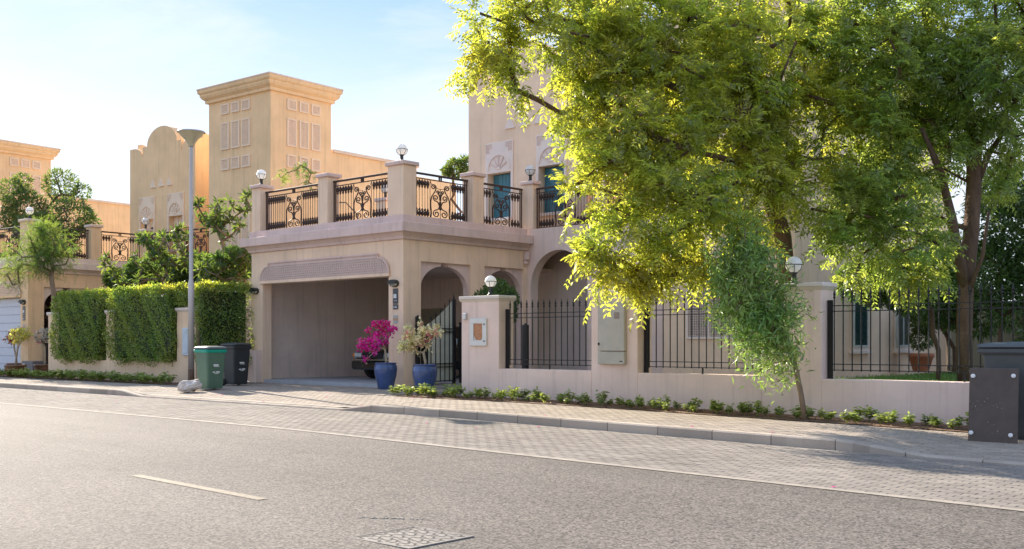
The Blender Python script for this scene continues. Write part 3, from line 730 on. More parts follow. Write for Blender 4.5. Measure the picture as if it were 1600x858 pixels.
def villa(loc, rz, M, label, who, garage='open', full=True, gx0=-2.7):
    v = thing('villa', label, 'house', (loc[0], loc[1], 0), R(rz), 'villas along the street')
    ca, sa = math.cos(R(rz)), math.sin(R(rz))
    def wp(x, y): return (loc[0] + x * ca - y * sa, loc[1] + x * sa + y * ca)
    wl, tr, la, lb, pt = M['wall'], M['trim'], M['lattice'], M['back'], M['panel']
    B = -.12
    # tower
    MB().box(4.7, 8.3, 4.5, 7.3, B, 10.30).build('tower_wall', wl, v)
    cor = MB()
    def ring(o, z0, o2, z1, x0=4.7, x1=8.3, y0=4.5, y1=7.3):
        a = [(x0 - o, y0 - o, z0), (x1 + o, y0 - o, z0), (x1 + o, y1 + o, z0), (x0 - o, y1 + o, z0)]
        b = [(x0 - o2, y0 - o2, z1), (x1 + o2, y0 - o2, z1), (x1 + o2, y1 + o2, z1), (x0 - o2, y1 + o2, z1)]
        return a + b
    prof = [(.0, 10.0), (.10, 10.02), (.10, 10.12), (.13, 10.14), (.20, 10.20), (.24, 10.28), (.24, 10.34), (.27, 10.36), (.30, 10.40), (.31, 10.50)]
    pts = [(o, z) for o, z in prof]
    for (o, z), (o2, z2) in zip(pts[:-1], pts[1:]):
        q = ring(o, z, o2, z2); cor.add(q, [(0, 1, 5, 4), (1, 2, 6, 5), (2, 3, 7, 6), (3, 0, 4, 7)])
    c = cor.build('tower_cornice', wl, v)
    MB().box(4.37, 8.63, 4.17, 7.63, 10.50, 10.56, .01).build('coping', tr, c)
    for cx in (5.72, 6.33, 6.94):
        for z0, z1 in ((9.50, 9.88), (8.20, 9.20), (7.45, 7.88), (4.35, 5.75), (1.23, 3.0)):
            lattice_panel(v, (cx, 4.5), .48 if z0 > 4 else .62, z0, z1, 'f', pt, la, lb)
    for cy in (5.42, 5.98, 6.54):
        for z0, z1 in ((9.45, 9.85), (8.15, 9.15), (7.40, 7.86)):
            lattice_panel(v, (cy, 8.3), .42, z0, z1, 'r', pt, la, lb)
    # main block behind
    blk = MB().box(gx0 + .1, 8.28, 7.32, 11.9, B, 8.22).build('main_block', wl, v)
    MB().box(gx0 + .05, 8.36, 7.40, 11.98, 8.22, 8.34, .01).build('coping', tr, blk)
    MB().box(-2, 8.2, 11.92, 14.4, B, 7.9).build('rear_block', wl, v)
    for y0, y1 in ((7.55, 8.35), (10.25, 11.05)):
        w = MB().box(8.281, 8.33, y0 - .10, y1 + .10, .95, 3.1, .01).build('window_surround', pt, v)
        MB().box(8.331, 8.345, y0, y1, 1.05, 3.0).build('pane', 'dark_glass', w)
        f = MB()
        for yy in (y0, (y0 + y1) / 2, y1): f.box(8.332, 8.36, yy - .025, yy + .025, 1.05, 3.0)
        f.box(8.332, 8.362, y0, y1, 1.03, 1.08); f.box(8.332, 8.362, y0, y1, 2.97, 3.02); f.build('window_frame', 'window_frame', w)
        MB().box(8.281, 8.40, y0 - .16, y1 + .16, .86, .95, .01).build('sill', pt, w)
    if not full: return v, wp
    # garage: front wall with wide opening, arched side wall, lining
    G = MB()
    G.colwall([(-6.53, -5.98, B, B, 4.10, 4.10), (-5.98, -.55, 2.82, 2.82, 4.10, 4.10), (-.55, 0, B, B, 4.10, 4.10)], 0, .30); G.build('garage_front', wl, v)
    Sd = MB().colwall([(.30, .60, B, B, 4.1, 4.1), (.60, 2.42, 3.21, 3.21, 4.1, 4.1), (2.42, 2.95, B, B, 4.1, 4.1), (2.95, 4.55, 3.21, 3.21, 4.1, 4.1), (4.55, 4.695, B, B, 4.1, 4.1)], -.30, -.002, 'y')
    Sd.build('garage_side', wl, v)
    for y0, y1 in ((.60, 2.42), (2.95, 4.55)):
        cy = (y0 + y1) / 2; r = (y1 - y0) / 2 - .05; cols = []
        k = [c for c in arch_cols(y0 + .05, y1 - .05, 2.52, 3.13, 3.21, 20) if abs((c[0] + c[1]) / 2 - cy) >= .17]
        for sgn, e0, e1, j0, j1 in ((-1, y0, y0 + .05, y0, y0 + .045), (1, y1 - .05, y1, y1 - .045, y1)):
            MB().colwall([(e0, e1, 2.40, 2.40, 3.21, 3.21)] + [c for c in k if ((c[0] + c[1]) / 2 - cy) * sgn > 0], -.24, -.07, 'y').build('arch_spandrel', tr, v)
            MB().colwall([(j0, j1, B, B, 2.398, 2.398)], -.24, -.07, 'y').build('arch_jamb', tr, v)
    inn = MB(); inn.box(-6.50, -6.34, .302, 6.2, B, 3.2); inn.box(-6.34, .0, 6.2, 6.4, B, 4.1); inn.box(-6.34, -.302, .302, 6.198, 3.2, 3.3)
    inn.build('garage_lining', 'garage_inside', v)
    MB().box(-6.53, -6.502, .302, 7.3, B, 4.1).build('garage_left_wall', wl, v)
    MB().box(-6.0, -4.9, 6.12, 6.198, .09, 2.25, .01).build('inner_door', 'olive_wall', v)
    # lattice band over the garage door
    x0, x1, z0, z1 = -6.05, -.50, 2.90, 3.40
    sh = [(x0, z0), (x1, z0)]; 
    cur = [(x1 - .42 + .42 * math.cos(a), z0 + .40 * math.sin(a)) for a in [math.pi / 2 * i / 8 for i in range(1, 9)]]
    sh += cur + [(x1 - .42, z1)]; sh += [(x0 + .42, z1)] + [(x0 - (p - x1), q) for p, q in cur[::-1]]
    p = MB().prism(sh, .035, (0, -.036, 0)).build('lattice_band', tr, v)
    MB().box(x0 - .02, x1 + .02, -.06, -.001, 2.82, 2.90, .01).build('band_ledge', wl, p)
    def half_w(z):
        t = (z - z0) / .40
        return x1 - (.42 * (1 - math.sqrt(max(0, 1 - min(1, t) ** 2))) if t < 1 else .42)
    l2 = MB(); nrow = 7
    for i in range(nrow):
        za = z0 + .03 + i * .062; zb = za + .016; e = min(half_w(za), half_w(zb)) - .05
        l2.box(x0 + x1 - e, e, -.058, -.036, za, zb)
        xx = x0 + x1 - e + .03 + (.045 if i % 2 else 0)
        while xx < e - .04 and i < nrow - 1:
            l2.box(xx, xx + .016, -.054, -.0365, zb, zb + .046); xx += .09
    l2.build('lattice', 'lattice_grey' if who == 'main' else 'tan_lattice', p)
    rim = MB(); ou = sh
    pts = [(a, -.045, b) for a, b in sh[1:]] + [(sh[0][0], -.045, sh[0][1])]
    rim.tube(pts, .03, 6); rim.build('band_rim', tr, p)
    if garage == 'door':
        d = MB().box(-5.97, -.56, .18, .22, 0, 2.81).build('garage_door', 'roller_door', v)
        for i in range(9): MB().box(-5.96, -.57, .155, .179, .02 + i * .31, .31 + i * .31, .012).build('door_panel', 'roller_door', d)
    # cornice of the garage: frieze, fascia, parapet
    fz = MB()
    for o, z, o2, z2 in ((.0, 3.72, .06, 3.74), (.06, 3.74, .07, 3.80), (.07, 3.80, .15, 3.90)):
        fz.add([(-6.53 - o, -o, z), (o, -o, z), (o, 4.69, z), (-6.53 - o, 4.69, z), (-6.53 - o2, -o2, z2), (o2, -o2, z2), (o2, 4.69, z2), (-6.53 - o2, 4.69, z2)], [(0, 1, 5, 4), (1, 2, 6, 5), (3, 0, 4, 7)])
    fz.build('frieze', tr, v)
    fa = MB(); fa.box(-6.78, .25, -.25, 0, 3.90, 4.15, .012); fa.box(0, .25, .0, 4.69, 3.90, 4.148, .012); fa.box(-6.78, -6.53, .0, 4.69, 3.90, 4.148, .012)
    fa.build('fascia', tr, v)
    MB().box(-6.53, .0, .0, 6.3, 4.102, 4.16).build('terrace_slab', 'roof_floor', v)
    pp = MB(); pp.box(-6.60, .05, -.05, .42, 4.15, 4.345, .01); pp.box(-.38, .05, .422, 4.66, 4.15, 4.342, .01); pp.box(-6.6, -6.2, .422, 4.66, 4.15, 4.342, .01)
    pp.build('parapet', tr, v)
    cb = MB(); cb.box(.0, .14, 4.50, 4.66, 3.45, 3.70, .03); cb.box(.0, .10, 4.50, 4.66, 3.33, 3.45, .03); cb.build('corbel', tr, v)
    # porch wall with the big arch
    pw = MB().colwall([(.002, .12, B, B, 4.33, 4.33)] + arch_cols(.12, 2.14, 2.70, 3.70, 4.33, 22) + [(2.14, 4.698, B, B, 4.33, 4.33)], 4.70, 5.02)
    pw.build('porch_wall', wl if who != 'main' else 'garden_wall', v)
    MB().box(.05, 4.69, 5.022, 6.2, 4.05, 4.16).build('porch_slab', 'roof_floor', v)
    MB().box(.0, 4.69, 6.2, 6.4, B, 4.1).build('porch_back_wall', M['porch'], v)
    MB().box(2.5, 3.5, 6.13, 6.199, .1, 2.3, .02).build('front_door', 'lattice_back', v)
    # terrace pillars
    pil = [(-6.53, -6.12, 0, .41), (-3.43, -3.02, 0, .41), (-.60, 0, 0, .45), (-.41, 0, 2.5, 2.92), (-.22, .19, 4.72, 4.98), (2.30, 2.7, 4.71, 5.0), (-5.95, -5.55, 4.25, 4.65)]
    for i, (a, b, c_, d) in enumerate(pil):
        zb = 4.345 if i < 4 else 4.335 if i < 6 else 4.16
        q = MB().box(a, b, c_, d, zb, 5.60, .012).build('terrace_pillar', wl, v)
        MB().box(a - .055, b + .055, c_ - .055, d + .055, 5.60, 5.70, .015).build('pillar_cap', tr, q)
    # gable storey
    GW = 4.6; gx = gx0
    def top(s):
        s = min(s, GW - s)
        if s < .30: return 9.20
        if s < .95: return 8.72 + .48 * math.sqrt(max(0, 1 - ((s - .30) / .65) ** 2))
        if s < 1.25: return 9.20
        return 9.20 + .72 * math.sqrt(max(0, 1 - ((s - GW / 2) / 1.05) ** 2))
    ss = sorted(set([0, .30, .9499, .95, 1.2499, 1.25, GW] + [.30 + .65 * i / 8 for i in range(9)] + [1.25 + 2.1 * (1 - math.cos(math.pi * i / 26)) / 2 for i in range(27)] + [GW - t for t in [.30, .95, .9501, 1.25, 1.2501] + [.30 + .65 * i / 8 for i in range(9)]] + [.82, 1.76, 2.84, 3.78]))
    wins = [(.82, 1.76), (2.84, 3.78)]; W0, W1 = 4.85, 6.20
    cols = []
    for a, b in zip(ss[:-1], ss[1:]):
        if b - a < 1e-5: continue
        za, zb = top(a + 1e-6), top(b - 1e-6); m = (a + b) / 2
        if any(p0 < m < p1 for p0, p1 in wins): cols += [(gx + a, gx + b, 4.1, 4.1, W0, W0), (gx + a, gx + b, W1, W1, za, zb)]
        else: cols.append((gx + a, gx + b, 4.1, 4.1, za, zb))
    MB().colwall(cols, 5.4, 5.75).build('gable_wall', wl, v)
    sd = []
    def stop(s):
        if s < .5: return 8.9 + .55 * math.sqrt(max(0, 1 - (s / .5) ** 2))
        return 8.9
    for i in range(12):
        a, b = 1.6 * i / 12, 1.6 * (i + 1) / 12
        sd.append((5.752 + a, 5.752 + b, 4.1, 4.1, stop(a), stop(b)))
    MB().colwall(sd, gx, gx + .3, 'y').build('gable_side_wall', wl, v)
    MB().colwall(sd, gx + GW - .3, gx + GW, 'y').build('gable_side_wall', wl, v)
    MB().box(gx + .3, gx + GW - .3, 5.76, 7.3, 8.3, 8.4).build('gable_roof', 'roof_floor', v)
    tri = MB().prism([(-.20, 0), (.20, 0), (0, .36)], .05, (0, -.05, 0)).mesh('triangle_relief', pt)
    for i in range(3): ob('triangle_relief', tri, v, (gx + GW / 2 + (i - 1) * .58, 5.4, 7.46))
    for k, (p0, p1) in enumerate(wins):
        h = fan_panel(v, gx + p0 - .09, p1 - p0 + .18, W1, 7.12, 5.4, pt, tr)
        for e0, e1 in ((p0 - .09, p0), (p1, p1 + .09)): MB().box(gx + e0, gx + e1, 5.36, 5.4, W0 - .1, W1, .006).build('window_surround', pt, v)
        f = MB().box(gx + p0, gx + p1, 5.66, 5.70, W0, W1).build('window', 'dark_glass', v)
        sm = M['shutter']; wd = p1 - p0
        if sm:
            s = MB()
            for i in range(5):
                a = gx + p0 + wd * .30 + wd * .69 * i / 5; s.box(a + .004, a + wd * .69 / 5 - .004, 5.60, 5.655, W0 + .02, W1 - .02, .008)
            s.build('shutter', sm, f)
            MB().box(gx + p0 + .01, gx + p0 + wd * .29, 5.63, 5.658, W0 + .02, W1 - .02, .008).build('shutter', sm, f)
        else:
            s = MB(); s.box(gx + p0 + .01, gx + p0 + wd * .35, 5.6, 5.655, W0, W1); s.box(gx + p0 + wd * .36, gx + p1 - .01, 5.62, 5.655, W1 - .3, W1); s.build('window_frame', pt, f)
        MB().box(gx + p0 - .05, gx + p1 + .05, 5.30, 5.42, W0 - .09, W0, .01).build('sill', pt, v)
    # things standing on the terrace
    gl = 'balcony railings of the ' + who + ' villa'
    spots = [((-6.10, .20), (-3.45, .20), 'front, beside the end pillar farthest from the corner'), ((-3.0, .20), (-.62, .20), 'front, beside the corner pillar'),
             ((-.20, .47), (-.20, 2.48), 'side, beside the corner pillar'), ((-.20, 2.94), (-.20, 4.70), 'side, in front of the gable windows'),
             ((.21, 4.86), (2.28, 4.86), 'porch terrace, over the big arch'), ((2.72, 4.86), (4.66, 4.86), 'porch terrace, next to the tower')]
    vn = 'pink villa' if who == 'main' else 'yellow villa'
    for i, (a, b, w) in enumerate(spots):
        railing(wp(*a) , wp(*b), 'scroll railing, %s terrace %s' % (vn, w), gl)
    for (a, b, z, w) in ((-6.33, .2, 5.70, 'end pillar above the bins' if who == 'main' else 'end pillar out at the photo edge'), (-.30, .22, 5.70, 'corner pillar'), (-.02, 4.85, 5.70, 'pillar by the gable windows'), (-5.75, 4.45, 5.70, 'back pillar')):
        globe_lamp(wp(a, b) + (z,), 'white globe lamp on the %s terrace %s' % (vn, w), .145, R(rz))
    for (a, w) in ((-6.30, 'left pier'), (-.30, 'right pier')):
        q = wp(a, 0); wall_lamp((q[0], q[1], 2.63), 'dark hooded bulkhead lamp on the %s garage %s' % (vn, w), R(rz))
    return v, wp
MM = dict(wall='main_wall', trim='main_trim', lattice='lattice_grey', back='lattice_back', panel='pale_trim', porch='garage_inside', shutter='teal_shutter')
MN = dict(wall='tan_wall', trim='tan_trim', lattice='tan_lattice', back='tan_lattice_back', panel='tan_panel', porch='garage_inside', shutter=None)
O_MAIN = (-19.81, 17.95); O_NEXT = (-39.4, 17.2); O_FAR = (-58.7, 15.3)
vm, wpm = villa(O_MAIN, 0, MM, 'pink rendered villa with open garage, arches and a railed roof terrace', 'main', gx0=-3.0)
vn_, wpn = villa(O_NEXT, 3.26, MN, 'yellow villa with tall square tower and scalloped gable beyond the hedge', 'neighbour', garage='door', gx0=-2.05)
vf, wpf = villa(O_FAR, 6.5, MN, 'farthest yellow villa, its tower cut by the photo edge', 'far', full=False)
# scroll buttress at the garage pier
wave = [(.15, .02), (.07, .03), (.0, .08), (-.03, .16), (-.03, .25), (.02, .33), (.09, .40), (.13, .47), (.13, .54), (.08, .60), (.04, .67), (.04, .76), (.09, .84), (.17, .90), (.26, .93)]
prof = [(.15, 0), (.46, 0), (.46, .93)] + wave[::-1]
MB().prism(prof, .20, (-6.47, -.205, 0)).build('scroll_buttress', 'garden_wall', vm)
MB().box(-6.80, -6.30, -.30, -.06, .86, .92, .01).build('buttress_ledge', 'main_trim', vm)

# gates
gate_leaf((-19.62, 18.56, .06), R(90), .98, 1.52, 2.18, 'black barred gate leaf with pale backing sheet, swung open beside the garage')
gate_leaf((-19.45, 19.62, .10), R(0), 1.25, 1.55, 1.50, 'dark closed gate leaf half hidden behind the pillar with the meter window', 'gate_dark')
gp = thing('gate_post', 'black square steel gate post at the garage corner beside the blue pots', 'post', (-19.70, 18.34, 0))
MB().box(-.05, .05, -.05, .05, 0, 1.80, .008).lathe([(.05, 1.80), (.03, 1.83), (.0, 1.84)], 4).build('post', 'iron_black', gp)
gp2 = thing('gate_post', 'black square steel post behind the first iron fence panel', 'post', tuple(W(821, 575, 24.3))[:2] + (0,))
MB().box(-.06, .06, -.06, .06, 0, 1.55, .008).lathe([(.05, 1.55), (.03, 1.58), (.0, 1.59)], 4).build('post', 'iron_black', gp2)
q = wpn(.18, .62); gate_leaf((q[0], q[1], .05), R(93.26), 1.0, 1.5, 2.3, 'dark barred gate leaf beside the far white garage door', 'gate_dark')
MB().box(-19.6, -17.3, 18.2, 18.9, -.05, .07, .01).build('door_step', 'paver', None)
tag(bpy.data.objects['door_step'], 'low paved step in the gateway behind the blue pots', 'step')

# ------------------------------------------------------------------ garden walls
def garden_wall(name, org, rz, pillars, x_end, sills, wm, cm, label, H=2.13, x_start=None):
    t = thing('garden_wall', label, 'wall', (org[0], org[1], 0), R(rz), 'garden walls along the pavement')
    xs = x_start
    for i, (a, b) in enumerate(pillars):
        p = MB().box(a, b, 0, .46, -.25, H - .115, .01).build('pillar', wm, t)
        cp = MB(); cp.box(a - .045, b + .045, -.045, .505, H - .075, H, .012)
        o, o2 = .0, .045
        cp.add([(a - o, -o, H - .13), (b + o, -o, H - .13), (b + o, .46 + o, H - .13), (a - o, .46 + o, H - .13), (a - o2, -o2, H - .075), (b + o2, -o2, H - .075), (b + o2, .46 + o2, H - .075), (a - o2, .46 + o2, H - .075)],
               [(0, 1, 5, 4), (1, 2, 6, 5), (2, 3, 7, 6), (3, 0, 4, 7)])
        cp.build('pillar_cap', cm, p)
        nx = pillars[i + 1][0] if i + 1 < len(pillars) else x_end
        if nx > b: MB().box(b + .001, nx - .001, .0, .36, -.25, sills[i], .008).build('low_wall', wm, t)
    if x_start is not None: MB().box(x_start, pillars[0][0] - .001, 0, .36, -.25, sills[0], .008).build('low_wall', wm, t)
    return t
WO = (-16.06, 16.22)
garden_wall('garden_wall', WO, 0, [(0, 1.09), (3.50, 4.58), (7.13, 8.21)], 19.0, [.605, .585, .555], 'garden_wall', 'cap_paint', 'pink garden wall with three capped pillars and low panels along the pavement')
fence((WO[0] + 1.09, WO[1] + .2), (WO[0] + 3.50, WO[1] + .2), .60, 'spear topped iron fence between the first two pillars, left of the tall meter cabinet')
fence((WO[0] + 4.58, WO[1] + .2), (WO[0] + 7.13, WO[1] + .2), .58, 'spear topped iron fence with lattice windows behind it, right of the tall cabinet')
fence((WO[0] + 8.21, WO[1] + .2), (WO[0] + 12.6, WO[1] + .2), .55, 'long spear topped iron fence with the lawn behind it, by the grey bins')
globe_lamp((-15.42, 16.45, 2.13), 'white globe lamp on the pillar with the meter window', .125)
globe_lamp((-8.45, 16.45, 2.13), 'white globe lamp on the pillar beside the young street tree', .14)
NWO = wpn(4.75, -1.73)
garden_wall('garden_wall', NWO, 3.26, [(0, 1.09), (3.50, 4.58), (7.2, 8.1)], 8.1, [.60, .60, .60], 'tan_garden_wall', 'cap_paint', 'tan garden wall half hidden under the clipped hedges')
# meters, plaques, keypad
mbx = thing('meter_box', 'white framed meter window with amber glass on the first garden pillar', 'meter box', (-15.53, 16.22, 1.365))
fr = MB(); fr.box(-.24, .24, -.05, -.001, .18, .29, .008); fr.box(-.24, .24, -.05, -.001, -.29, -.17, .008); fr.box(-.24, -.13, -.05, -.001, -.17, .18); fr.box(.13, .24, -.05, -.001, -.17, .18); fr.build('frame', 'meter_white', mbx)
MB().prism([(-.13, .18), (.13, .18), (.13, -.06), (.07, -.17), (-.07, -.17), (-.13, -.06)], .008, (0, -.03, 0)).build('pane', 'amber_glass', mbx)
MB().box(-.13, .13, -.02, -.001, -.17, .18).build('back', 'meter_white', mbx)
for z in (.16, -.19): MB().lathe([(.016, 0), (.016, .012)], 8).xf(Matrix.Rotation(R(90), 4, 'X')).build('screw', 'lamp_dark', mbx, loc=(.185, -.05, z))
cab = thing('meter_cabinet', 'tall beige metal meter cabinet on the middle garden pillar', 'cabinet', (-12.03, 16.22, .735))
MB().box(-.31, .31, -.09, -.001, 0, .24, .01).build('lower_panel', 'meter_beige', cab)
d = MB().box(-.31, .31, -.09, -.001, .252, 1.17, .01).build('door', 'meter_beige', cab)
MB().box(.08, .20, -.10, -.089, .86, .98, .008).build('vent', 'lattice_back', d); MB().box(-.29, -.26, -.115, -.089, .36, .41, .005).build('latch', 'lamp_dark', d)
MB().box(.21, .27, -.096, -.0895, .05, .07).build('name_plate', 'lamp_dark', cab)
kp = tag(MB().box(-.05, .05, -.05, -.001, -.07, .07, .008).box(-.035, .035, -.058, -.05, -.05, .05).build('door_bell', 'steel', None, loc=(-15.93, 16.22, 1.70)), 'small grey door bell at the edge of the first garden pillar', 'door bell')
def plaque(loc, rz, lab, lab2):
    t = thing('house_number_sign', lab, 'sign', loc, rz)
    MB().box(-.095, .095, -.02, -.001, .10, .48, .006).build('number_plate', 'plaque', t); MB().box(-.095, .095, -.02, -.001, -.04, .085, .006).build('street_plate', 'plaque', t)
    m = MB()
    m.box(-.06, -.015, -.024, -.0205, .24, .34); m.box(-.003, .042, -.024, -.0205, .24, .34); m.build('number', 'white_print', t)
    m = MB()
    for k, (a, b) in enumerate(((-.07, -.03), (-.015, .03), (.04, .07))): m.box(a, b, -.0235, -.0205, .0, .014); m.box(a + .005, b - .01, -.0235, -.0205, .03, .044)
    for k in range(3): m.box(-.03 + k * .04, -.01 + k * .04, -.0235, -.0205, .17, .182)
    stuff(m.build('small_print', 'white_print', t))
    s = tag(MB().box(-.085, .085, -.012, -.001, -.10, .10, .004).build('entry_sticker', 'grey_sticker', None, loc=(loc[0], loc[1], loc[2] - .29), rot=(0, 0, rz)), lab2, 'sticker')
    MB().box(-.083, .083, -.015, -.0125, -.035, .03).build('orange_band', 'orange_sticker', s)
plaque((-20.09, 17.95, 2.02), 0, 'dark blue house number sign on the open garage pier', 'faded orange and grey sticker under the number sign')
q = wpn(-.28, 0); plaque((q[0], q[1], 2.0), R(3.26), 'dark house number sign on the pier of the far white garage', 'pale tag under the number sign of the far white garage')
q = wpn(12.45, -1.73); tag(MB().box(-.16, .16, -.06, -.001, -.42, .36, .01).box(-.12, .12, -.07, -.06, -.36, .30, .005).build('wall_panel', 'pale_blue', None, loc=(q[0], q[1], 1.2), rot=(0, 0, R(3.26))), 'pale blue panel on the tan pillar left of the street lamp', 'panel')

# ------------------------------------------------------------------ street furniture
sl = thing('street_lamp', 'tall grey street lamp with a shallow bowl, standing by the hedge', 'street lamp', (-25.9, 15.72, 0))
MB().lathe([(.085, 0), (.085, .42)], 16).build('base_sleeve', 'bark_dark', sl, True)
MB().lathe([(.082, .42), (.082, 2.75), (.075, 2.78), (.056, 2.86), (.050, 6.40), (.046, 6.55)], 16).build('pole', 'galvanised', sl, True)
MB().lathe([(.07, 6.48), (.10, 6.55), (.17, 6.66), (.30, 6.79), (.35, 6.86)], 24, cap=False).build('bowl', 'lamp_bowl', sl, True)
MB().lathe([(.37, 6.855), (.375, 6.875), (.36, 6.89), (.05, 6.93), (.0, 6.935)], 24, cap=False).build('lid', 'galvanised', sl, True)
MB().lathe([(.0, 6.60), (.07, 6.62), (.07, 6.8), (.02, 6.85)], 12, cap=False).build('bulb', 'lamp_glass', sl, True)
for k in range(4):
    a = k * math.pi / 2; MB().tube([(.06 * math.cos(a), .06 * math.sin(a), 6.5), (.18 * math.cos(a), .18 * math.sin(a), 6.66), (.355 * math.cos(a), .355 * math.sin(a), 6.865)], .009, 5).build('rib', 'galvanised', sl)
def loft(mb, secs, cap=True):
    n = len(secs[0]); vs = [p for s in secs for p in s]; fs = []
    for i in range(len(secs) - 1):
        for k in range(n): l = (k + 1) % n; fs.append((i * n + k, i * n + l, (i + 1) * n + l, (i + 1) * n + k))
    if cap: fs += [tuple(range(n - 1, -1, -1)), tuple(range((len(secs) - 1) * n, len(secs) * n))]
    return mb.add(vs, fs)
def rrect(w, d, z, r=.04, y0=0.0, n=3):
    out = []
    for cx, cy, a0 in ((w / 2 - r, d / 2 - r, 0), (-w / 2 + r, d / 2 - r, 90), (-w / 2 + r, -d / 2 + r, 180), (w / 2 - r, -d / 2 + r, 270)):
        for i in range(n + 1):
            a = R(a0 + 90 * i / n); out.append((cx + r * math.cos(a), cy + r * math.sin(a) + y0, z))
    return out
def wheelie_bin(loc, rz, label, body, lid, H=1.0, w=.55, dp=.62, marks=True, tilt=0.0, k=1.0):
    """front faces local -y"""
    t = thing('wheelie_bin', label, 'bin', loc, rz, 'wheelie bins')
    b = MB(); loft(b, [rrect(w * .78, dp * .70, .04, .04, -.01), rrect(w * .80, dp * .74, .10, .045, -.01), rrect(w * .96, dp * .92, H - .10, .05, -.01), rrect(w * .97, dp * .94, H - .06, .05, -.01)])
    bo = b.build('body', body, t)
    MB().box(-w * .24, w * .24, -dp * .47, -dp * .30, .16, H - .18, .03).xf(Matrix.Translation((0, .12, 0)) @ Matrix.Rotation(R(-5.5), 4, 'X')).build('front_panel', body, t)
    r = MB(); loft(r, [rrect(w * 1.02, dp * 1.0, H - .085, .05), rrect(w * 1.06, dp * 1.04, H - .06, .055), rrect(w * 1.06, dp * 1.04, H - .015, .055), rrect(w, dp * .98, H, .05)]); r.build('rim', lid if body == 'bin_green' else body, t)
    l = MB(); loft(l, [rrect(w * 1.04, dp * 1.05, H + .003, .06), rrect(w * 1.07, dp * 1.08, H + .012, .06), rrect(w * 1.05, dp * 1.05, H + .045, .07), rrect(w * .86, dp * .86, H + .07, .08), rrect(w * .4, dp * .45, H + .082, .08)])
    l.build('lid', lid if body != 'bin_green' else 'lid_grey', t, rot=(R(tilt), 0, 0))
    MB().tube([(-w * .38, dp * .50, H - .02), (-w * .38, dp * .62, H + .02), (w * .38, dp * .62, H + .02), (w * .38, dp * .50, H - .02)], .015, 8).build('handle', body, t, True)
    MB().tube([(-w * .46, dp * .36, .10), (w * .46, dp * .36, .10)], .012, 6).build('axle', 'lamp_dark', t)
    for s in (-1, 1):
        wh = MB().lathe([(.04, -.025), (.10, -.025), (.10, .025), (.04, .025)], 16).xf(Matrix.Rotation(R(90), 4, 'Y'))
        wh.build('wheel', 'tyre', t, True, loc=(s * w * .44, dp * .36, .10))
    if marks:
        m = MB()
        for (x0, x1, z0, z1) in ((-.10, .04, .60, .635), (-.08, .06, .575, .588), (-.11, -.04, .43, .455), (-.02, .08, .43, .462), (-.06, .05, .40, .413)): m.box(x0, x1, -.004, 0, z0, z1)
        m.xf(Matrix.Translation((0, -dp * .30, 0)) @ Matrix.Rotation(R(5.0), 4, 'X')).build('printed_marks', 'white_print', t, loc=(0, -.075, 0))
    return t
wheelie_bin((-23.15, 14.58, -.02), R(88), 'green wheelie bin with bright teal rim beside the street lamp', 'bin_green', 'lid_teal', 1.0)
wheelie_bin((-24.42, 16.15, 0), R(91), 'black wheelie bin behind the green bin, next to the open garage', 'bin_black', 'bin_black', 1.06)
# big grey bins on the right with the loose plate
zb = zg(-4) - .05
wheelie_bin((-4.25, 15.12, zb), R(0), 'large dark grey bin behind the leaning brown metal plate', 'bin_grey', 'lid_grey', 1.24, 1.25, .85, marks=False)
wheelie_bin((-3.25, 16.9, zb + .02), R(3), 'second grey bin at the right photo edge, behind the first', 'bin_grey', 'lid_grey', 1.2, 1.2, .8, marks=False)
pl = thing('metal_plate', 'scuffed brown metal plate with four white bolts leaning on the grey bin', 'plate', (-4.60, 14.38, zg(-4.7) - .045), R(4))
pl.rotation_euler = (R(-5), 0, R(4))
MB().box(-.30, .30, -.012, .012, 0, .965, .006).build('sheet', 'plate_brown', pl)
bolt = MB().lathe([(.027, 0), (.027, .026), (.016, .032)], 12).xf(Matrix.Rotation(R(90), 4, 'X')).mesh('bolt', 'white_print')
for x_, z_ in ((-.25, .86), (.24, .87), (-.26, .12), (.22, .11)): ob('bolt', bolt, pl, (x_, -.012, z_))
m = MB()
for i in range(24):
    cx, cz = rnd.choice([(-.12, .55), (.17, .72), (0.02, .22), (.08, .48), (-.2, .5)]); cx += rnd.gauss(0, .05); cz += rnd.gauss(0, .035); r0 = rnd.uniform(.002, .006)
    m.prism([(cx + r0 * rnd.uniform(.5, 1.6) * math.cos(a), cz + r0 * rnd.uniform(.4, 1.2) * math.sin(a)) for a in [R(60 * j) for j in range(6)]], .0005, (0, -.0128, 0))
m.build('scuff_marks', 'scuff', pl)
# boulder
bm_ = bmesh.new(); bmesh.ops.create_icosphere(bm_, subdivisions=4, radius=1.0)
from mathutils import noise
for vv in bm_.verts:
    p = vv.co.copy(); k = 1 + .34 * noise.noise(p * 1.3 + Vector((3, 1, 5))) + .16 * noise.noise(p * 3.1) + .07 * noise.noise(p * 7)
    q = p * k; vv.co = Vector((q.x * .27, q.y * .24, max(-.02, q.z * .155 + .10 + (.07 * q.x)) if q.z > -2 else 0))
me = bpy.data.meshes.new('boulder'); bm_.to_mesh(me); bm_.free(); me.materials.append(MATS['boulder'])
tag(ob('boulder', me, None, (-22.98, 13.90, -.02), (0, 0, R(40))), 'pale grey rough boulder at the foot of the green bin', 'boulder')
# utility box by the neighbour gate
ub = thing('utility_box', 'low dark grey utility box between the far flower pots', 'box', tuple(W(54, 585, 37.2))[:2] + (0,), R(3))
MB().box(-.42, .36, -.25, .25, .0, .50, .015).build('body', 'utility_grey', ub)
for i in range(5): MB().box(-.43, -.421, -.2, .2, .08 + i * .075, .12 + i * .075).build('vent_slat', 'galvanised', ub)
for i in range(5): MB().box(-.38, -.18, -.262, -.251, .10 + i * .07, .13 + i * .07).build('vent_slat', 'galvanised', ub)

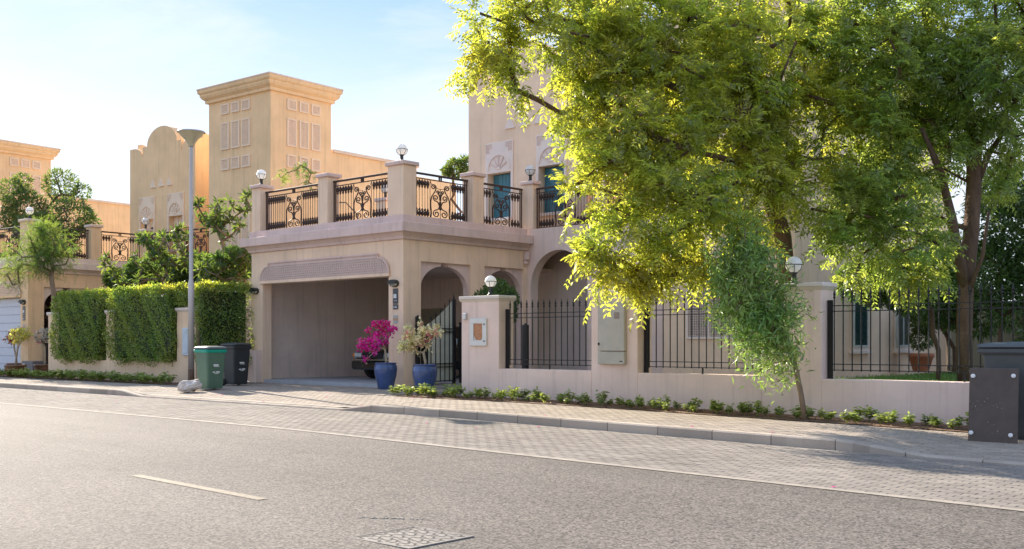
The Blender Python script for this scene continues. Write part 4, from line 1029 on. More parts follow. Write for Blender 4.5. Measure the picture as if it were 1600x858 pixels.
# car in the garage (front end towards the street)
car = thing('car', 'black car parked inside the open garage, bumper behind the magenta flowers', 'car', (-23.15, 19.75, .09))
def csec(y, w, zl, zh, crown=.03):
    return [(-w * .92, y, zl), (-w, y, zl + (zh - zl) * .3), (-w * .985, y, zl + (zh - zl) * .75), (-w * .86, y, zh - .01), (-w * .4, y, zh + crown), (w * .4, y, zh + crown), (w * .86, y, zh - .01), (w * .985, y, zl + (zh - zl) * .75), (w, y, zl + (zh - zl) * .3), (w * .92, y, zl)][::-1]
b = MB(); loft(b, [csec(.06, .70, .42, .72, .01), csec(.12, .84, .30, .80), csec(.35, .93, .26, .86), csec(.9, .95, .25, .93), csec(1.25, .95, .25, .99), csec(3.6, .95, .25, 1.02), csec(4.3, .93, .28, 1.0), csec(4.5, .80, .40, .92)]); b.build('body', 'car_paint', car, True)
c = MB(); loft(c, [[(-.84, 1.15, .98), (.84, 1.15, .98), (.84, 4.35, .99), (-.84, 4.35, .99)], [(-.66, 1.95, 1.50), (.66, 1.95, 1.50), (.66, 3.9, 1.50), (-.66, 3.9, 1.50)], [(-.60, 2.1, 1.54), (.60, 2.1, 1.54), (.60, 3.8, 1.54), (-.60, 3.8, 1.54)]]); c.build('cabin', 'car_glass', car)
bp = MB(); loft(bp, [[(s * p[0], p[1], p[2]) for p in ((-.95, .30, .28), (-.95, .30, .52), (-.90, .05, .54), (.90, .05, .54), (.95, .30, .52), (.95, .30, .28), (.88, .02, .27), (-.88, .02, .27))] for s in (1, 1.004)], cap=False)
MB().box(-.90, .90, .0, .30, .28, .54, .05).build('bumper', 'car_paint', car)
MB().box(-.88, .88, -.012, .01, .545, .575, .006).build('chrome_strip', 'chrome', car)
MB().box(-.45, .45, .02, .08, .60, .76, .02).build('grille', 'tyre', car)
for s in (-1, 1):
    h = MB().box(s * .66 - .18, s * .66 + .18, .03, .16, .62, .76, .04).build('headlight', 'headlight', car); MB().box(s * .80 - .05, s * .80 + .05, .02, .10, .64, .74, .02).build('indicator', 'indicator', h)
    for y in (.85, 3.6):
        wh = MB().lathe([(.18, -.11), (.31, -.11), (.335, -.07), (.335, .07), (.31, .11), (.18, .11)], 22).xf(Matrix.Rotation(R(90), 4, 'Y')); wo_ = wh.build('wheel', 'tyre', car, True, loc=(s * .86, y, .335))
        MB().lathe([(.0, -.09), (.19, -.09), (.19, .09), (.0, .09)], 16, cap=False).xf(Matrix.Rotation(R(90), 4, 'Y')).build('rim', 'steel', wo_)
    mr_ = MB().box(s * 1.0 - .09, s * 1.0 + .09, 1.35, 1.45, .98, 1.10, .03).build('mirror', 'car_paint', car)

# ------------------------------------------------------------------ plants
def pot(t, prof, mat, soil_z, n=28):
    MB().lathe(prof, n, cap=False).add([(prof[0][0] * math.cos(2 * math.pi * k / n), prof[0][0] * math.sin(2 * math.pi * k / n), prof[0][1]) for k in range(n)], [tuple(range(n - 1, -1, -1))]).build('pot', mat, t, True)
    r = prof[-1][0]; MB().lathe([(r * .98, soil_z - .01), (.02, soil_z)], n).build('potting_soil', 'pot_soil', t)
BLUE = [(.17, 0), (.19, .03), (.27, .36), (.285, .50), (.275, .58), (.25, .605), (.265, .63), (.275, .645), (.26, .655), (.235, .645), (.23, .58)]
def leaf_cloud(blobs, n, ln, wd, jit=.6, shell=.35, up=.25):
    P, d = blob_points(blobs, n, shell)
    D = unit(d + rng.normal(0, jit, (n, 3)) + np.array([0, 0, up])); Nn = unit(rand_dirs(n) + np.array([0, 0, .8]))
    return leaf_quads(P, D, Nn, ln * rng.uniform(.6, 1.25, n), wd * rng.uniform(.7, 1.2, n))
def bougainvillea(loc, label, blobs, bract, nb, nl, stem_top, prof, mat, sz, leafmat='bedding', extra=None, bl=.05, name='potted_bougainvillea'):
    t = thing(name, label, 'potted plant', loc)
    pot(t, prof, mat, sz)
    T, _ = blob_points(blobs, 46, .5)
    grow([tuple(p) for p in T], [(0, 0, sz - .02), (.02, 0, sz + .10), stem_top], .032, .004, .18, .003).build('stem', 'bark_pale', t, True)
    cl = T[rng.integers(0, len(T), nb)] + rng.normal(0, .035, (nb, 3))
    Q = leaf_quads(cl, unit(rng.normal(0, 1, (nb, 3)) + np.array([0, 0, .3])), rand_dirs(nb), bl * rng.uniform(.7, 1.2, nb), bl * .8 * rng.uniform(.7, 1.2, nb), .1)
    f = stuff(quads_obj('bracts', Q, bract, t))
    c2 = T[rng.integers(0, len(T), nl)] + rng.normal(0, .06, (nl, 3))
    quads_obj('leaves', leaf_quads(c2, rand_dirs(nl), rand_dirs(nl), .05 * rng.uniform(.6, 1.2, nl), .03 * rng.uniform(.7, 1.2, nl)), leafmat, t)
    if extra:
        ne = nb // 7; c3 = T[rng.integers(0, len(T) // 3, ne)] + rng.normal(0, .03, (ne, 3))
        stuff(quads_obj('bracts', leaf_quads(c3, rand_dirs(ne), rand_dirs(ne), bl * rng.uniform(.7, 1.1, ne), bl * .8 * rng.uniform(.7, 1.1, ne), .1), extra, t))
    return t
def B_(cx, cy, cz, r, ry=None, rz=None): return ((cx, cy, cz), (r, ry or r, rz or r))
# blob centres: local x to the right along the street, y into the garden
bougainvillea((-19.82, 17.38, 0), 'magenta bougainvillea in a tall blue glazed pot by the garage pier',
    [B_(-.30, -.25, 1.05, .20), B_(-.48, -.30, 1.12, .14), B_(-.60, -.30, .98, .10), B_(-.28, -.15, 1.45, .16), B_(.02, .05, 1.40, .20), B_(-.10, .0, 1.60, .15), B_(.12, .1, 1.62, .10), B_(-.15, -.1, 1.20, .2), B_(-.40, -.25, .75, .10), B_(0, 0, 1.1, .15)],
    'magenta', 1500, 520, (-.03, 0, .98), BLUE, 'blue_glaze', .60, bl=.072)
bougainvillea((-17.62, 16.62, 0), 'cream and pink bougainvillea in a blue glazed pot beside the gate',
    [B_(-.45, -.12, 1.20, .22), B_(-.25, -.05, 1.42, .20), B_(0, 0, 1.45, .16), B_(.18, .1, 1.42, .16), B_(-.30, 0, 1.12, .2), B_(-.05, 0, 1.22, .2), B_(-.55, -.2, 1.1, .12), B_(.26, .12, 1.28, .1)],
    'cream_bract', 1500, 300, (-.04, 0, .92), BLUE, 'blue_glaze', .60, leafmat='bedding', extra='rose_bract', bl=.068)
TERRA = [(.22, 0), (.30, .12), (.34, .26), (.33, .34), (.36, .36), (.36, .40), (.31, .40), (.30, .36)]
for (u, d, br, lab, hx) in ((26, 38.6, 'red_bract', 'dark leaved bonsai-like flowering shrub in a brown pot before the white garage door', -.28), (24, 35.6, 'yellow_bract', 'yellow leaved shrub in a wide brown glazed pot, nearest of the far pots', .25), (70, 36.4, 'white_bract', 'white and pink flowering shrub in a low bowl before the far gate', .0)):
    p = W(u, 588, d)
    bougainvillea((p.x, p.y, 0), lab, [B_(hx, 0, 1.38, .30, .30, .20), B_(hx + .2, .1, 1.45, .22), B_(hx - .22, 0, 1.32, .22)], br, 380, 420, (hx * .8, 0, 1.0), TERRA, 'brown_glaze', .36, leafmat='dark_leaf' if br != 'yellow_bract' else 'yellow_bract', extra='rose_bract' if br == 'white_bract' else None, bl=.08)
# porch topiary and terracotta pot in the garden
tp = thing('potted_shrub', 'round dark green shrub in the porch behind the first garden pillar', 'potted plant', tuple(W(772, 560, 26.0))[:2] + (.12,))
pot(tp, TERRA, 'terracotta', .36)
MB().tube([(0, 0, .36), (.02, 0, .9), (0, 0, 1.6)], .03, 6).build('stem', 'bark_dark', tp, True)
quads_obj('leaves', leaf_cloud([B_(-.3, 0, 1.95, .36), B_(.32, 0, 2.05, .36), B_(0, .1, 2.2, .36), B_(.05, 0, 1.75, .5)], 5200, .09, .04, shell=.4), 'dark_leaf', tp)
gp3 = thing('potted_shrub', 'terracotta pot with a dark shrub on the lawn at the house corner', 'potted plant', tuple(W(1439, 571, 28.0))[:2] + (gz,))
pot(gp3, [(.20, 0), (.30, .34), (.33, .36), (.33, .46), (.28, .46), (.27, .40)], 'terracotta', .42)
quads_obj('leaves', leaf_cloud([B_(0, 0, .85, .3), B_(.1, 0, 1.3, .35)], 1500, .12, .04), 'dark_leaf', gp3)
ll = globe_lamp(tuple(W(1440, 555, 31))[:2] + (gz + .75,), 'small white globe garden light above the terracotta pot', .11)
MB().tube([(0, 0, -.75), (0, 0, 0)], .03, 6).build('post', 'lamp_dark', ll)

# clipped hedges in the neighbour's wall
def hedge(x0, x1, y0, y1, z0, z1, label, rz, org, n, overhang=True, zs=None):
    t = thing('hedge', label, 'hedge', (org[0], org[1], 0), rz, 'clipped hedges on the tan garden wall')
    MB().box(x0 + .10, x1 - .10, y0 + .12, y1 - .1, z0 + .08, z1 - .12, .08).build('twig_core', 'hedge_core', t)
    lx, ly, lz = x1 - x0, y1 - y0, z1 - z0
    ar = np.array([lx * lz, lx * ly * 1.4, ly * lz, ly * lz, lx * ly * .4]); pr = ar / ar.sum(); f = rng.choice(5, n, p=pr)
    a, b = rng.random(n), rng.random(n); P = np.zeros((n, 3)); Nn = np.zeros((n, 3))
    for k, (px, py, pz, nx) in enumerate(((a * lx, 0 * a, b * lz, (0, -1, 0)), (a * lx, b * ly, 0 * a + lz, (0, 0, 1)), (0 * a, a * ly, b * lz, (-1, 0, 0)), (0 * a + lx, a * ly, b * lz, (1, 0, 0)), (a * lx, b * ly, 0 * a, (0, 0, -1)))):
        s = f == k; P[s] = np.column_stack([px, py, pz])[s]; Nn[s] = nx
    wob = .06 * np.sin(P[:, 0] * 4.1 + P[:, 2] * 2.3) + .05 * np.sin(P[:, 0] * 9 + P[:, 2] * 7.7 + 1)
    P += Nn * (wob + rng.normal(0, .045, n))[:, None]
    # rounded shoulder and ragged lower corner
    sh = np.clip((P[:, 2] - (lz - .25)) / .25, 0, 1); P[:, 1] += sh ** 2 * .12 * (Nn[:, 1] < -.5)
    low = np.clip((.35 - P[:, 2]) / .35, 0, 1); P[:, 0] += low ** 2 * .30 * (P[:, 0] < .6)
    P += np.array([x0, y0, z0])
    D = unit(Nn * .6 + rng.normal(0, .6, (n, 3)) + np.array([0, 0, .45]))
    quads_obj('leaves', leaf_quads(P, D, unit(Nn + rng.normal(0, .6, (n, 3))), .062 * rng.uniform(.6, 1.3, n), .034 * rng.uniform(.7, 1.2, n)), 'hedge', t)
    k = n // 9
    P2 = np.column_stack([rng.uniform(x0 + .1, x1, k), rng.uniform(y0 + .05, y1, k), np.full(k, z1) + rng.normal(.03, .05, k)])
    quads_obj('young_shoots', leaf_quads(P2, unit(rng.normal(0, .5, (k, 3)) + np.array([0, 0, 1.0])), rand_dirs(k), .08 * rng.uniform(.6, 1.3, k), .035 * rng.uniform(.7, 1.2, k)), 'neem', t)
    return t
hz = R(3.26)
hedge(.75, 3.30, -.26, .50, .62, 2.62, 'clipped hedge at the left end, next to the leaning young tree', hz, NWO, 17000)
hedge(4.02, 7.12, -.26, .50, .60, 2.66, 'middle clipped hedge between the two tan pillars', hz, NWO, 18000)
hedge(8.10, 8.42, -.10, 1.68, .62, 2.70, 'clipped hedge behind the street lamp, above the bins', hz, NWO, 9000)
hedge(6.9, 8.15, .02, .7, 2.2, 2.66, 'short hedge top arching over the tan pillar left of the lamp', hz, NWO, 4200)
# bedding plants along both walls
def bedding_mesh(seed):
    n = 90; ns = 11; Q = []
    an = rng.uniform(0, 2 * math.pi, ns); tip = np.column_stack([np.cos(an) * rng.uniform(.03, .13, ns), np.sin(an) * rng.uniform(.03, .13, ns), rng.uniform(.13, .34, ns)])
    idx = rng.integers(0, ns, n); f = rng.uniform(.45, 1, (n, 1)); P = tip[idx] * f
    D = unit(np.column_stack([rng.normal(0, 1, n), rng.normal(0, 1, n), rng.uniform(-.1, .7, n)]))
    L1 = leaf_quads(P, D, unit(rng.normal(0, .4, (n, 3)) + np.array([0, 0, 1.0])), rng.uniform(.06, .105, n), rng.uniform(.045, .075, n), .2)
    S = np.array([[-.004, 0, 0], [.004, 0, 0]]); st = np.stack([np.tile(S[0], (ns, 1)), np.tile(S[1], (ns, 1)), tip + S[1] * .5, tip + S[0] * .5], axis=1)
    o = quads_obj('bedding_plant', np.concatenate([L1, st]), 'bedding'); me = o.data; bpy.data.objects.remove(o); return me
beds = [bedding_mesh(i) for i in range(6)]
_ONES = ['', 'first', 'second', 'third', 'fourth', 'fifth', 'sixth', 'seventh', 'eighth', 'ninth', 'tenth', 'eleventh', 'twelfth', 'thirteenth', 'fourteenth', 'fifteenth', 'sixteenth', 'seventeenth', 'eighteenth', 'nineteenth']
def ordinal(n):
    if n < 20: return _ONES[n]
    t = ('twent', 'thirt', 'fort', 'fift')[n // 10 - 2]
    return t + 'ieth' if n % 10 == 0 else t + 'y-' + _ONES[n % 10]
cnt = [0, 0]; x = -17.35; ROW = ('front row', 'back row')
while x < -4.9:
    for k in range(2):
        o = ob('bedding_plant', beds[rnd.randrange(6)], None, (x + rnd.uniform(-.1, .1), 15.38 + k * .3 + rnd.uniform(-.08, .12), zg(x) + .008), (0, 0, rnd.uniform(0, 6.28)))
        s = rnd.uniform(.6, 1.1); o.scale = (s, s, s * rnd.uniform(.55, .85)); cnt[k] += 1; tag(o, '%s bedding plant from the blue pot, %s below the pink garden wall' % (ordinal(cnt[k]), ROW[k]), 'plant', 'bedding plants below the pink garden wall')
    x += rnd.uniform(.22, .36)
x = -36.5; cnt = [0, 0]
while x < -26.3:
    for k in range(2):
        o = ob('bedding_plant', beds[rnd.randrange(6)], None, (x + rnd.uniform(-.1, .1), 15.22 + (x + 26) * .02 + k * .3 + rnd.uniform(-.1, .1), .008), (0, 0, rnd.uniform(0, 6.28)))
        s = rnd.uniform(.7, 1.3); o.scale = (s * 1.1, s * 1.1, s * .75); cnt[k] += 1; tag(o, '%s bedding plant from the far gate, %s below the tan hedged wall' % (ordinal(cnt[k]), ROW[k]), 'plant', 'bedding plants below the tan garden wall')
    x += rnd.uniform(.22, .36)
n = 260
P = np.column_stack([rng.uniform(-17, -4.5, n), rng.uniform(15.18, 16.1, n), np.zeros(n)]); P[:, 2] = [zg(a) + .016 for a in P[:, 0]]
stuff(quads_obj('leaf_litter', leaf_quads(P, unit(rng.normal(0, 1, (n, 3)) * np.array([1, 1, .12])), unit(rng.normal(0, .3, (n, 3)) + np.array([0, 0, 1.0])), rng.uniform(.04, .09, n), rng.uniform(.02, .04, n)), 'dry_leaf'))
# fallen petals
pm = quads_obj('fallen_petal', leaf_quads(np.array([[0, 0, .004], [0, 0, .006], [0.01, 0, .004]]), unit(np.array([[1, .2, .25], [-.6, .7, .3], [-.2, -1, .2]])), np.array([[0, 0, 1.0]] * 3), np.array([.04, .04, .036]), np.array([.034, .034, .03]), .1), 'magenta'); pme = pm.data; bpy.data.objects.remove(pm)
for (u, v) in ((168, 618), (182, 617), (160, 619), (191, 620), (92, 611), (100, 612), (120, 613), (339, 617), (348, 617), (346, 619), (397, 632), (500, 611), (508, 610), (512, 614), (510, 620), (555, 642), (577, 642), (651, 621), (658, 622), (645, 622), (666, 648), (840, 664), (842, 668), (1081, 682), (1206, 692), (745, 655), (1302, 763), (230, 622), (260, 628)):
    zz = ROAD if v > 642 or u < 300 else -.05
    d = (EYE - zz) * F / (v - HOR); p = W(u, v, d)
    near_road = p.y < B_KERB
    z = (zg(p.x) + ROAD) if near_road else zwalk(p.x, p.y)
    d = (EYE - z) * F / (v - HOR); p = W(u, v, d)
    if B_KERB - .03 < p.y < B_KERB2 + .03: p.y = B_KERB2 + .06
    z = (zg(p.x) + ROAD) if p.y < B_KERB else zwalk(p.x, p.y)
    o = ob('fallen_petal', pme, None, (p.x, p.y, z + .003), (0, 0, rnd.uniform(0, 6))); s = rnd.uniform(.7, 1.15); o.scale = (s, s, s)
    tag(o, 'fallen magenta petal lying on the paving', 'petal', 'petals scattered over the paving and road edge')

# ------------------------------------------------------------------ trees
def neem(name, label, cat, base, trunk_sets, blobs, clumps, per, K, ll, lw, fl, mat, base_r, bark='bark_dark', spread=.30, extra_trunks=(), droop=.4, tip=.006, shell=.35, step=.35, group=None, sun_side=None):
    t = thing(name, label, cat, base, 0, group)
    b0 = Vector(base); lb = [((Vector(c) - b0)[:], r) for c, r in blobs]
    T, d = blob_points(lb, clumps, shell)
    tr = [tuple(Vector(p) - b0) for p in trunk_sets]
    grow([tuple(p) for p in T], tr, base_r, tip, step).build('trunk', bark, t, True)
    for ex in extra_trunks:
        e, rr = ex; MB().tube([Vector(p) - b0 for p in e], rr, 8).build('limb', bark, t, True)
    n = clumps * per; idx = np.repeat(np.arange(clumps), per)
    out = d[idx]; P = T[idx] + rng.normal(0, spread * .55, (n, 3))
    D = unit(out * .7 + rng.normal(0, .65, (n, 3)) + np.array([0, 0, -.05]))
    Q = fronds(P, D, fl * rng.uniform(.6, 1.3, n), K, ll, lw, droop, .12)
    cr = quads_obj('crown', Q, mat, t)
    return t, T
def BW(u, v, d, rpx, rd=None):
    """ellipsoid seen around column u, row v at depth d; rpx its radius in photo pixels"""
    r = rpx / F * d; return (W(u, v, d), (r, r, r * .95))
t1b = [BW(768, 55, 18.5, 46), BW(748, 98, 18.6, 22), BW(785, 12, 18.8, 46), BW(824, 82, 18.3, 50), BW(845, 20, 19.0, 55), BW(806, 118, 18.3, 28), BW(905, 60, 18.5, 75), BW(888, 132, 18.2, 50), BW(952, 205, 17.8, 52), BW(985, 60, 18.5, 85),
       BW(918, 300, 17.5, 36), BW(955, 300, 17.2, 62), BW(892, 362, 17.3, 22), BW(930, 368, 17.0, 50), BW(985, 380, 16.9, 48), BW(908, 405, 17.1, 20), BW(1005, 240, 17.3, 78), BW(1040, 130, 18.0, 90), BW(1050, 335, 16.9, 70),
       BW(1005, 428, 16.9, 30), BW(1055, 400, 16.9, 46), BW(1110, 250, 17.6, 90), BW(1120, 90, 18.5, 95), BW(1120, 380, 17.3, 62), BW(1075, 440, 17.0, 22), BW(1150, 160, 19.2, 85), BW(1200, 280, 19.0, 72), BW(1220, 90, 19.4, 85), BW(1270, 200, 19.6, 75),
       BW(1180, 30, 19.8, 85), BW(1040, 20, 20.0, 85), BW(930, 0, 19.6, 70), BW(960, 130, 20.2, 80), BW(1080, 210, 20.8, 95), BW(1180, 340, 18.4, 42), BW(965, 425, 16.9, 32), BW(1010, 330, 17.0, 60), BW(870, 345, 17.3, 14), BW(958, 472, 16.9, 13), BW(1035, 500, 16.9, 9)]
base = W(1232, 585, 19.6); base.z = .35
trunk = [base, W(1230, 450, 19.6), W(1222, 370, 19.5), W(1205, 310, 19.3), W(1190, 240, 19.0), W(1165, 170, 18.9)]
T1, T1c = neem('neem_tree', 'large yellow-green neem tree hanging over the garden wall, centre right', 'tree', tuple(base), trunk, t1b, 430, 22, 6, .125, .042, .37, 'neem', .17, group='garden trees', spread=.25, tip=.012, droop=.2, shell=.62,
    extra_trunks=[([W(1190, 240, 19.0), W(1100, 160, 18.8), W(1010, 115, 18.6), W(930, 78, 18.5), W(870, 50, 18.4), W(825, 30, 18.4), W(795, -8, 18.4)], [.08, .065, .05, .04, .03, .022, .012]), ([W(1205, 310, 19.3), W(1140, 250, 18.5), W(1060, 230, 17.8), W(990, 280, 17.3), W(950, 340, 17.1)], [.07, .055, .04, .028, .015])])
t2b = [BW(1330, 50, 19.8, 70), BW(1400, 20, 20.0, 80), BW(1490, 40, 20.2, 85), BW(1580, 20, 19.6, 85), BW(1370, 120, 19.6, 75), BW(1450, 130, 20.0, 80), BW(1550, 120, 19.6, 80), BW(1350, 215, 19.4, 72), BW(1420, 230, 19.6, 66),
       BW(1595, 175, 19.4, 45), BW(1480, 195, 20.4, 40), BW(1560, 230, 21, 40), BW(1590, 265, 20.5, 30), BW(1545, 300, 21.5, 26), BW(1440, 250, 20, 50), BW(1320, 300, 19.0, 58), BW(1385, 310, 18.9, 66), BW(1350, 380, 18.6, 55), BW(1415, 390, 18.8, 55), BW(1300, 345, 19.2, 44), BW(1440, 325, 19.6, 36), BW(1320, 425, 18.6, 34), BW(1390, 440, 18.8, 30), BW(1440, 420, 19.4, 26), BW(1600, 90, 18.6, 70)]
base2 = W(1508, 592, 19.8); base2.z = .38
trunk2 = [base2, W(1507, 520, 19.8), W(1509, 450, 19.8), W(1518, 360, 19.9), W(1522, 290, 20.0), W(1523, 210, 20.0), W(1500, 130, 20.1)]
T2, _ = neem('neem_tree', 'dark forked neem tree behind the long fence, at the right', 'tree', tuple(base2), trunk2, t2b, 340, 20, 6, .125, .040, .36, 'neem_deep', .145, group='garden trees', spread=.25, tip=.012, droop=.2, shell=.62,
    extra_trunks=[([W(1509, 450, 19.8), W(1497, 400, 19.7), W(1487, 340, 19.6), W(1470, 270, 19.5), W(1440, 200, 19.5)], [.13, .11, .09, .07, .04]), ([W(1520, 300, 20.0), W(1545, 240, 19.9), W(1580, 190, 19.7)], [.09, .06, .03]), ([W(1509, 470, 19.75), W(1535, 400, 19.5), W(1545, 330, 19.4)], [.05, .04, .025])])
# young street tree with narrow blue-green leaves
base3 = W(1258, 655, 16.6); base3.z = zg(base3.x) + .0
def lance_tree(name, label, base, trunk, blobs, clumps, per, ln, wd, mat, br, bark):
    t = thing(name, label, 'tree', tuple(base)); lb = [((Vector(c) - base)[:], r) for c, r in blobs]
    T, d = blob_points(lb, clumps, .3)
    grow([tuple(p) for p in T], [tuple(Vector(p) - base) for p in trunk], br, .004, .25, .003).build('trunk', bark, t, True)
    n = clumps * per; idx = np.repeat(np.arange(clumps), per)
    P = T[idx] + rng.normal(0, .11, (n, 3)); D = unit(d[idx] * .3 + rng.normal(0, .75, (n, 3)) + np.array([0, 0, .05]))
    quads_obj('crown', leaf_quads(P, D, unit(rand_dirs(n) + np.array([0, 0, .6])), ln * rng.uniform(.6, 1.25, n), wd * rng.uniform(.7, 1.2, n), .3), mat, t)
    return t
t3b = [BW(1165, 378, 16.6, 34), BW(1150, 410, 16.5, 36), BW(1174, 420, 16.5, 40), BW(1160, 455, 16.4, 42), BW(1195, 470, 16.5, 42), BW(1150, 490, 16.4, 36), BW(1195, 520, 16.5, 42), BW(1215, 505, 16.5, 32), BW(1204, 446, 16.6, 22), BW(1178, 540, 16.5, 28), BW(1215, 555, 16.5, 28), BW(1245, 545, 16.6, 16), BW(1255, 490, 16.6, 10), BW(1225, 590, 16.6, 16), BW(1190, 585, 16.5, 12)]
lance_tree('young_tree', 'slender young street tree with narrow blue-green leaves before the wall', base3, [base3, W(1252, 620, 16.6), W(1244, 580, 16.6), W(1232, 540, 16.6), W(1215, 490, 16.6)], t3b, 230, 38, .15, .026, 'oleander', .045, 'bark_light')
# dark garden shrubs behind the fence
def shrub(name, label, blobs, n, ln, wd, mat, base, cat='shrub', stems=14, bark='bark_dark', br=.05):
    base = Vector(base); t = thing(name, label, cat, tuple(base)); lb = [((Vector(c) - base)[:], r) for c, r in blobs]
    T, d = blob_points(lb, stems * 3, .3)
    grow([tuple(p) for p in T], [(0, 0, 0), (.02, .0, .25), (0, .03, .6)], br, .006, .3).build('stems', bark, t, True)
    quads_obj('leaves', leaf_cloud(lb, n, ln, wd, .7, .25), mat, t); return t
def onground(u, d, z=gz): p = W(u, 600, d); return (p.x, p.y, z)
shrub('shrub', 'dense dark shrub with big leaves above the long fence', [BW(1370, 445, 20.5, 34), BW(1420, 455, 20.5, 36), BW(1335, 440, 20.5, 26), BW(1460, 440, 20.8, 36), BW(1400, 430, 21, 40)], 5200, .15, .06, 'dark_leaf', onground(1465, 20.8))
shrub('shrub', 'tall leafy shrub behind the grey bins at the right edge', [BW(1560, 350, 23, 50), BW(1600, 380, 23, 60), BW(1545, 430, 23, 46), BW(1590, 470, 23, 50), BW(1620, 430, 23, 60), BW(1560, 300, 23.5, 40), BW(1610, 300, 23, 50), BW(1480, 400, 24, 36)], 11000, .17, .045, 'dark_leaf', onground(1560, 23), stems=24)
shrub('shrub', 'shady shrub behind the forked trunk', [BW(1480, 470, 25, 46), BW(1530, 490, 25, 40), BW(1450, 480, 26, 30), BW(1500, 430, 25.5, 50)], 6000, .16, .05, 'dark_leaf', onground(1490, 25.4))
shrub('garden_sapling', 'small pale stemmed sapling on the lawn beyond the fence', [BW(1488, 470, 28, 24), BW(1470, 488, 28, 20), BW(1448, 478, 28, 16)], 900, .12, .05, 'frangipani', onground(1484, 28), 'tree', 8, 'bark_pale', .07)
for k, (x0, x1) in enumerate(((-9.0, -4.0), (-4.0, 1.5))):
    lb = [B_(x0 + (x1 - x0) * (j + .5) / 4, 31.4 + rnd.uniform(-.3, .3), z, 1.0, .7, .8) for j in range(4) for z in (1.1, 2.2, 3.2)]
    shrub('shrub', ('dark boundary shrubbery beyond the lawn, next to the house corner', 'dark boundary shrubbery beyond the lawn, behind the bins')[k], lb, 9000, .19, .08, 'dark_leaf', ((x0 + x1) / 2, 31.4, gz), stems=10)
gw = tag(MB().box(-11.5, 12, 32.2, 32.45, 0, 2.3, .01).build('back_wall', 'olive_wall'), 'olive garden back wall in the shade beyond the lawn', 'wall')
# neighbour's planting
def frangi(name, label, base, blobs, n, br=.06, cat='tree'):
    base = Vector(base); t = thing(name, label, cat, tuple(base)); lb = [((Vector(c) - base)[:], r) for c, r in blobs]
    T, d = blob_points(lb, n, .5)
    grow([tuple(p) for p in T], [(0, 0, 0), (.0, .0, .7), (.03, .03, 1.5)], br, .014, .3, .01).build('trunk', 'bark_light', t, True)
    per = 13; idx = np.repeat(np.arange(n), per); m = n * per
    D = unit(rng.normal(0, .8, (m, 3)) + np.array([0, 0, .35])); P = T[idx] + D * .03
    quads_obj('leaves', leaf_quads(P, D, unit(rand_dirs(m) + np.array([0, 0, 1.0])), rng.uniform(.16, .30, m), rng.uniform(.06, .09, m), .15), 'frangipani', t); return t
frangi('frangipani_tree', 'tall frangipani between the street lamp and the yellow tower', tuple(W(345, 560, 33))[:2] + (.1,), [BW(322, 345, 33, 18), BW(350, 330, 33, 18), BW(378, 318, 33, 16), BW(385, 300, 33, 10), BW(315, 325, 33, 12), BW(345, 365, 33, 14), BW(370, 350, 33, 10)], 46)
frangi('frangipani_tree', 'broad frangipani spreading above the middle hedge', tuple(W(255, 570, 34))[:2] + (.1,), [BW(240, 380, 34, 20), BW(265, 395, 34, 26), BW(225, 405, 34, 20), BW(285, 365, 34, 14), BW(248, 420, 34, 26), BW(300, 410, 34, 22), BW(200, 430, 34, 22), BW(170, 410, 34, 10)], 90)
frangi('frangipani_tree', 'low frangipani leaning against the garage end by the hedge top', tuple(W(365, 570, 31.5))[:2] + (.1,), [BW(360, 410, 31.5, 22), BW(380, 400, 31.5, 16), BW(340, 420, 31.5, 22), BW(375, 425, 31.5, 18), BW(325, 425, 31.5, 16), BW(390, 375, 31.5, 8)], 60)
shrub('shrub', 'dark shrub mass between the hedge top and the yellow terrace', [BW(220, 432, 36, 26), BW(270, 430, 36, 28), BW(320, 425, 36, 28), BW(180, 436, 36, 16), BW(365, 415, 35, 28)], 9000, .17, .07, 'dark_leaf', tuple(W(280, 570, 36))[:2] + (0,), stems=20)
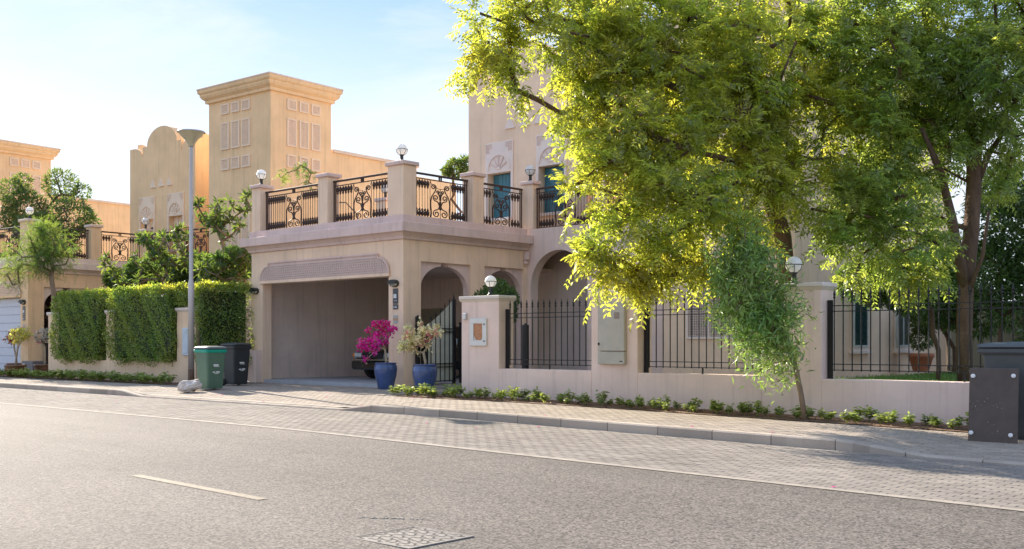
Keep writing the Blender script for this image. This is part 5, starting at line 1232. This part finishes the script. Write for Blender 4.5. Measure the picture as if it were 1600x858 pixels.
n1b = [BW(40, 330, 44, 34), BW(95, 290, 44, 26), BW(60, 365, 43, 36), BW(110, 340, 43, 32), BW(140, 350, 43, 16), BW(20, 300, 44, 22), BW(90, 385, 43, 34), BW(35, 285, 44, 14), BW(130, 300, 44, 12), BW(15, 345, 44, 18)]
shrub('terrace_tree', 'dark rounded tree behind the far yellow terrace railing', n1b, 9500, .20, .055, 'frangipani', tuple(W(75, 560, 43.5))[:2] + (.1,), 'tree', 26, br=.13)
base4 = W(92, 586, 37.0); base4.z = 0
neem('feathery_tree', 'thin feathery young tree leaning on the pavement before the far gate', 'tree', tuple(base4), [base4, W(88, 540, 37), W(84, 500, 37), W(84, 460, 37), W(80, 430, 37)],
     [BW(40, 395, 37, 24), BW(75, 380, 37, 26), BW(15, 430, 37, 16), BW(60, 360, 37, 16), BW(95, 400, 37, 16), BW(30, 450, 37, 12), BW(70, 410, 37, 20), BW(5, 425, 37, 12)], 95, 20, 7, .06, .016, .30, 'feathery', .085, 'bark_light', spread=.30, tip=.008, droop=.08)
p = wpm(-4.9, 2.6); tb = Vector((p[0], p[1], 4.16))
t = thing('terrace_sapling', 'thin sapling growing on the pink terrace before the tower', 'plant', tuple(tb))
tops = [tuple(W(u, v, 31.8) - tb) for u, v in ((448, 270), (478, 262), (470, 258), (486, 272), (440, 278), (482, 285), (462, 266))]
grow(tops, [(0, 0, 0), (.02, 0, .4), (.0, .02, .8)], .02, .006, .25).build('stem', 'bark_light', t, True)
T = np.array(tops); idx = np.repeat(np.arange(len(T)), 12); D = unit(rng.normal(0, .8, (len(idx), 3)))
quads_obj('leaves', fronds(T[idx] + rng.normal(0, .05, (len(idx), 3)), D, rng.uniform(.15, .3, len(idx)), 5, .07, .03), 'feathery', t)
shrub('shrub', 'leafy bush peeping over the pink terrace railing, left of the gable', [BW(712, 264, 38, 15), BW(728, 256, 38, 12), BW(700, 268, 38, 8)], 900, .16, .07, 'frangipani', tuple(W(714, 570, 38))[:2] + (0,), stems=6)
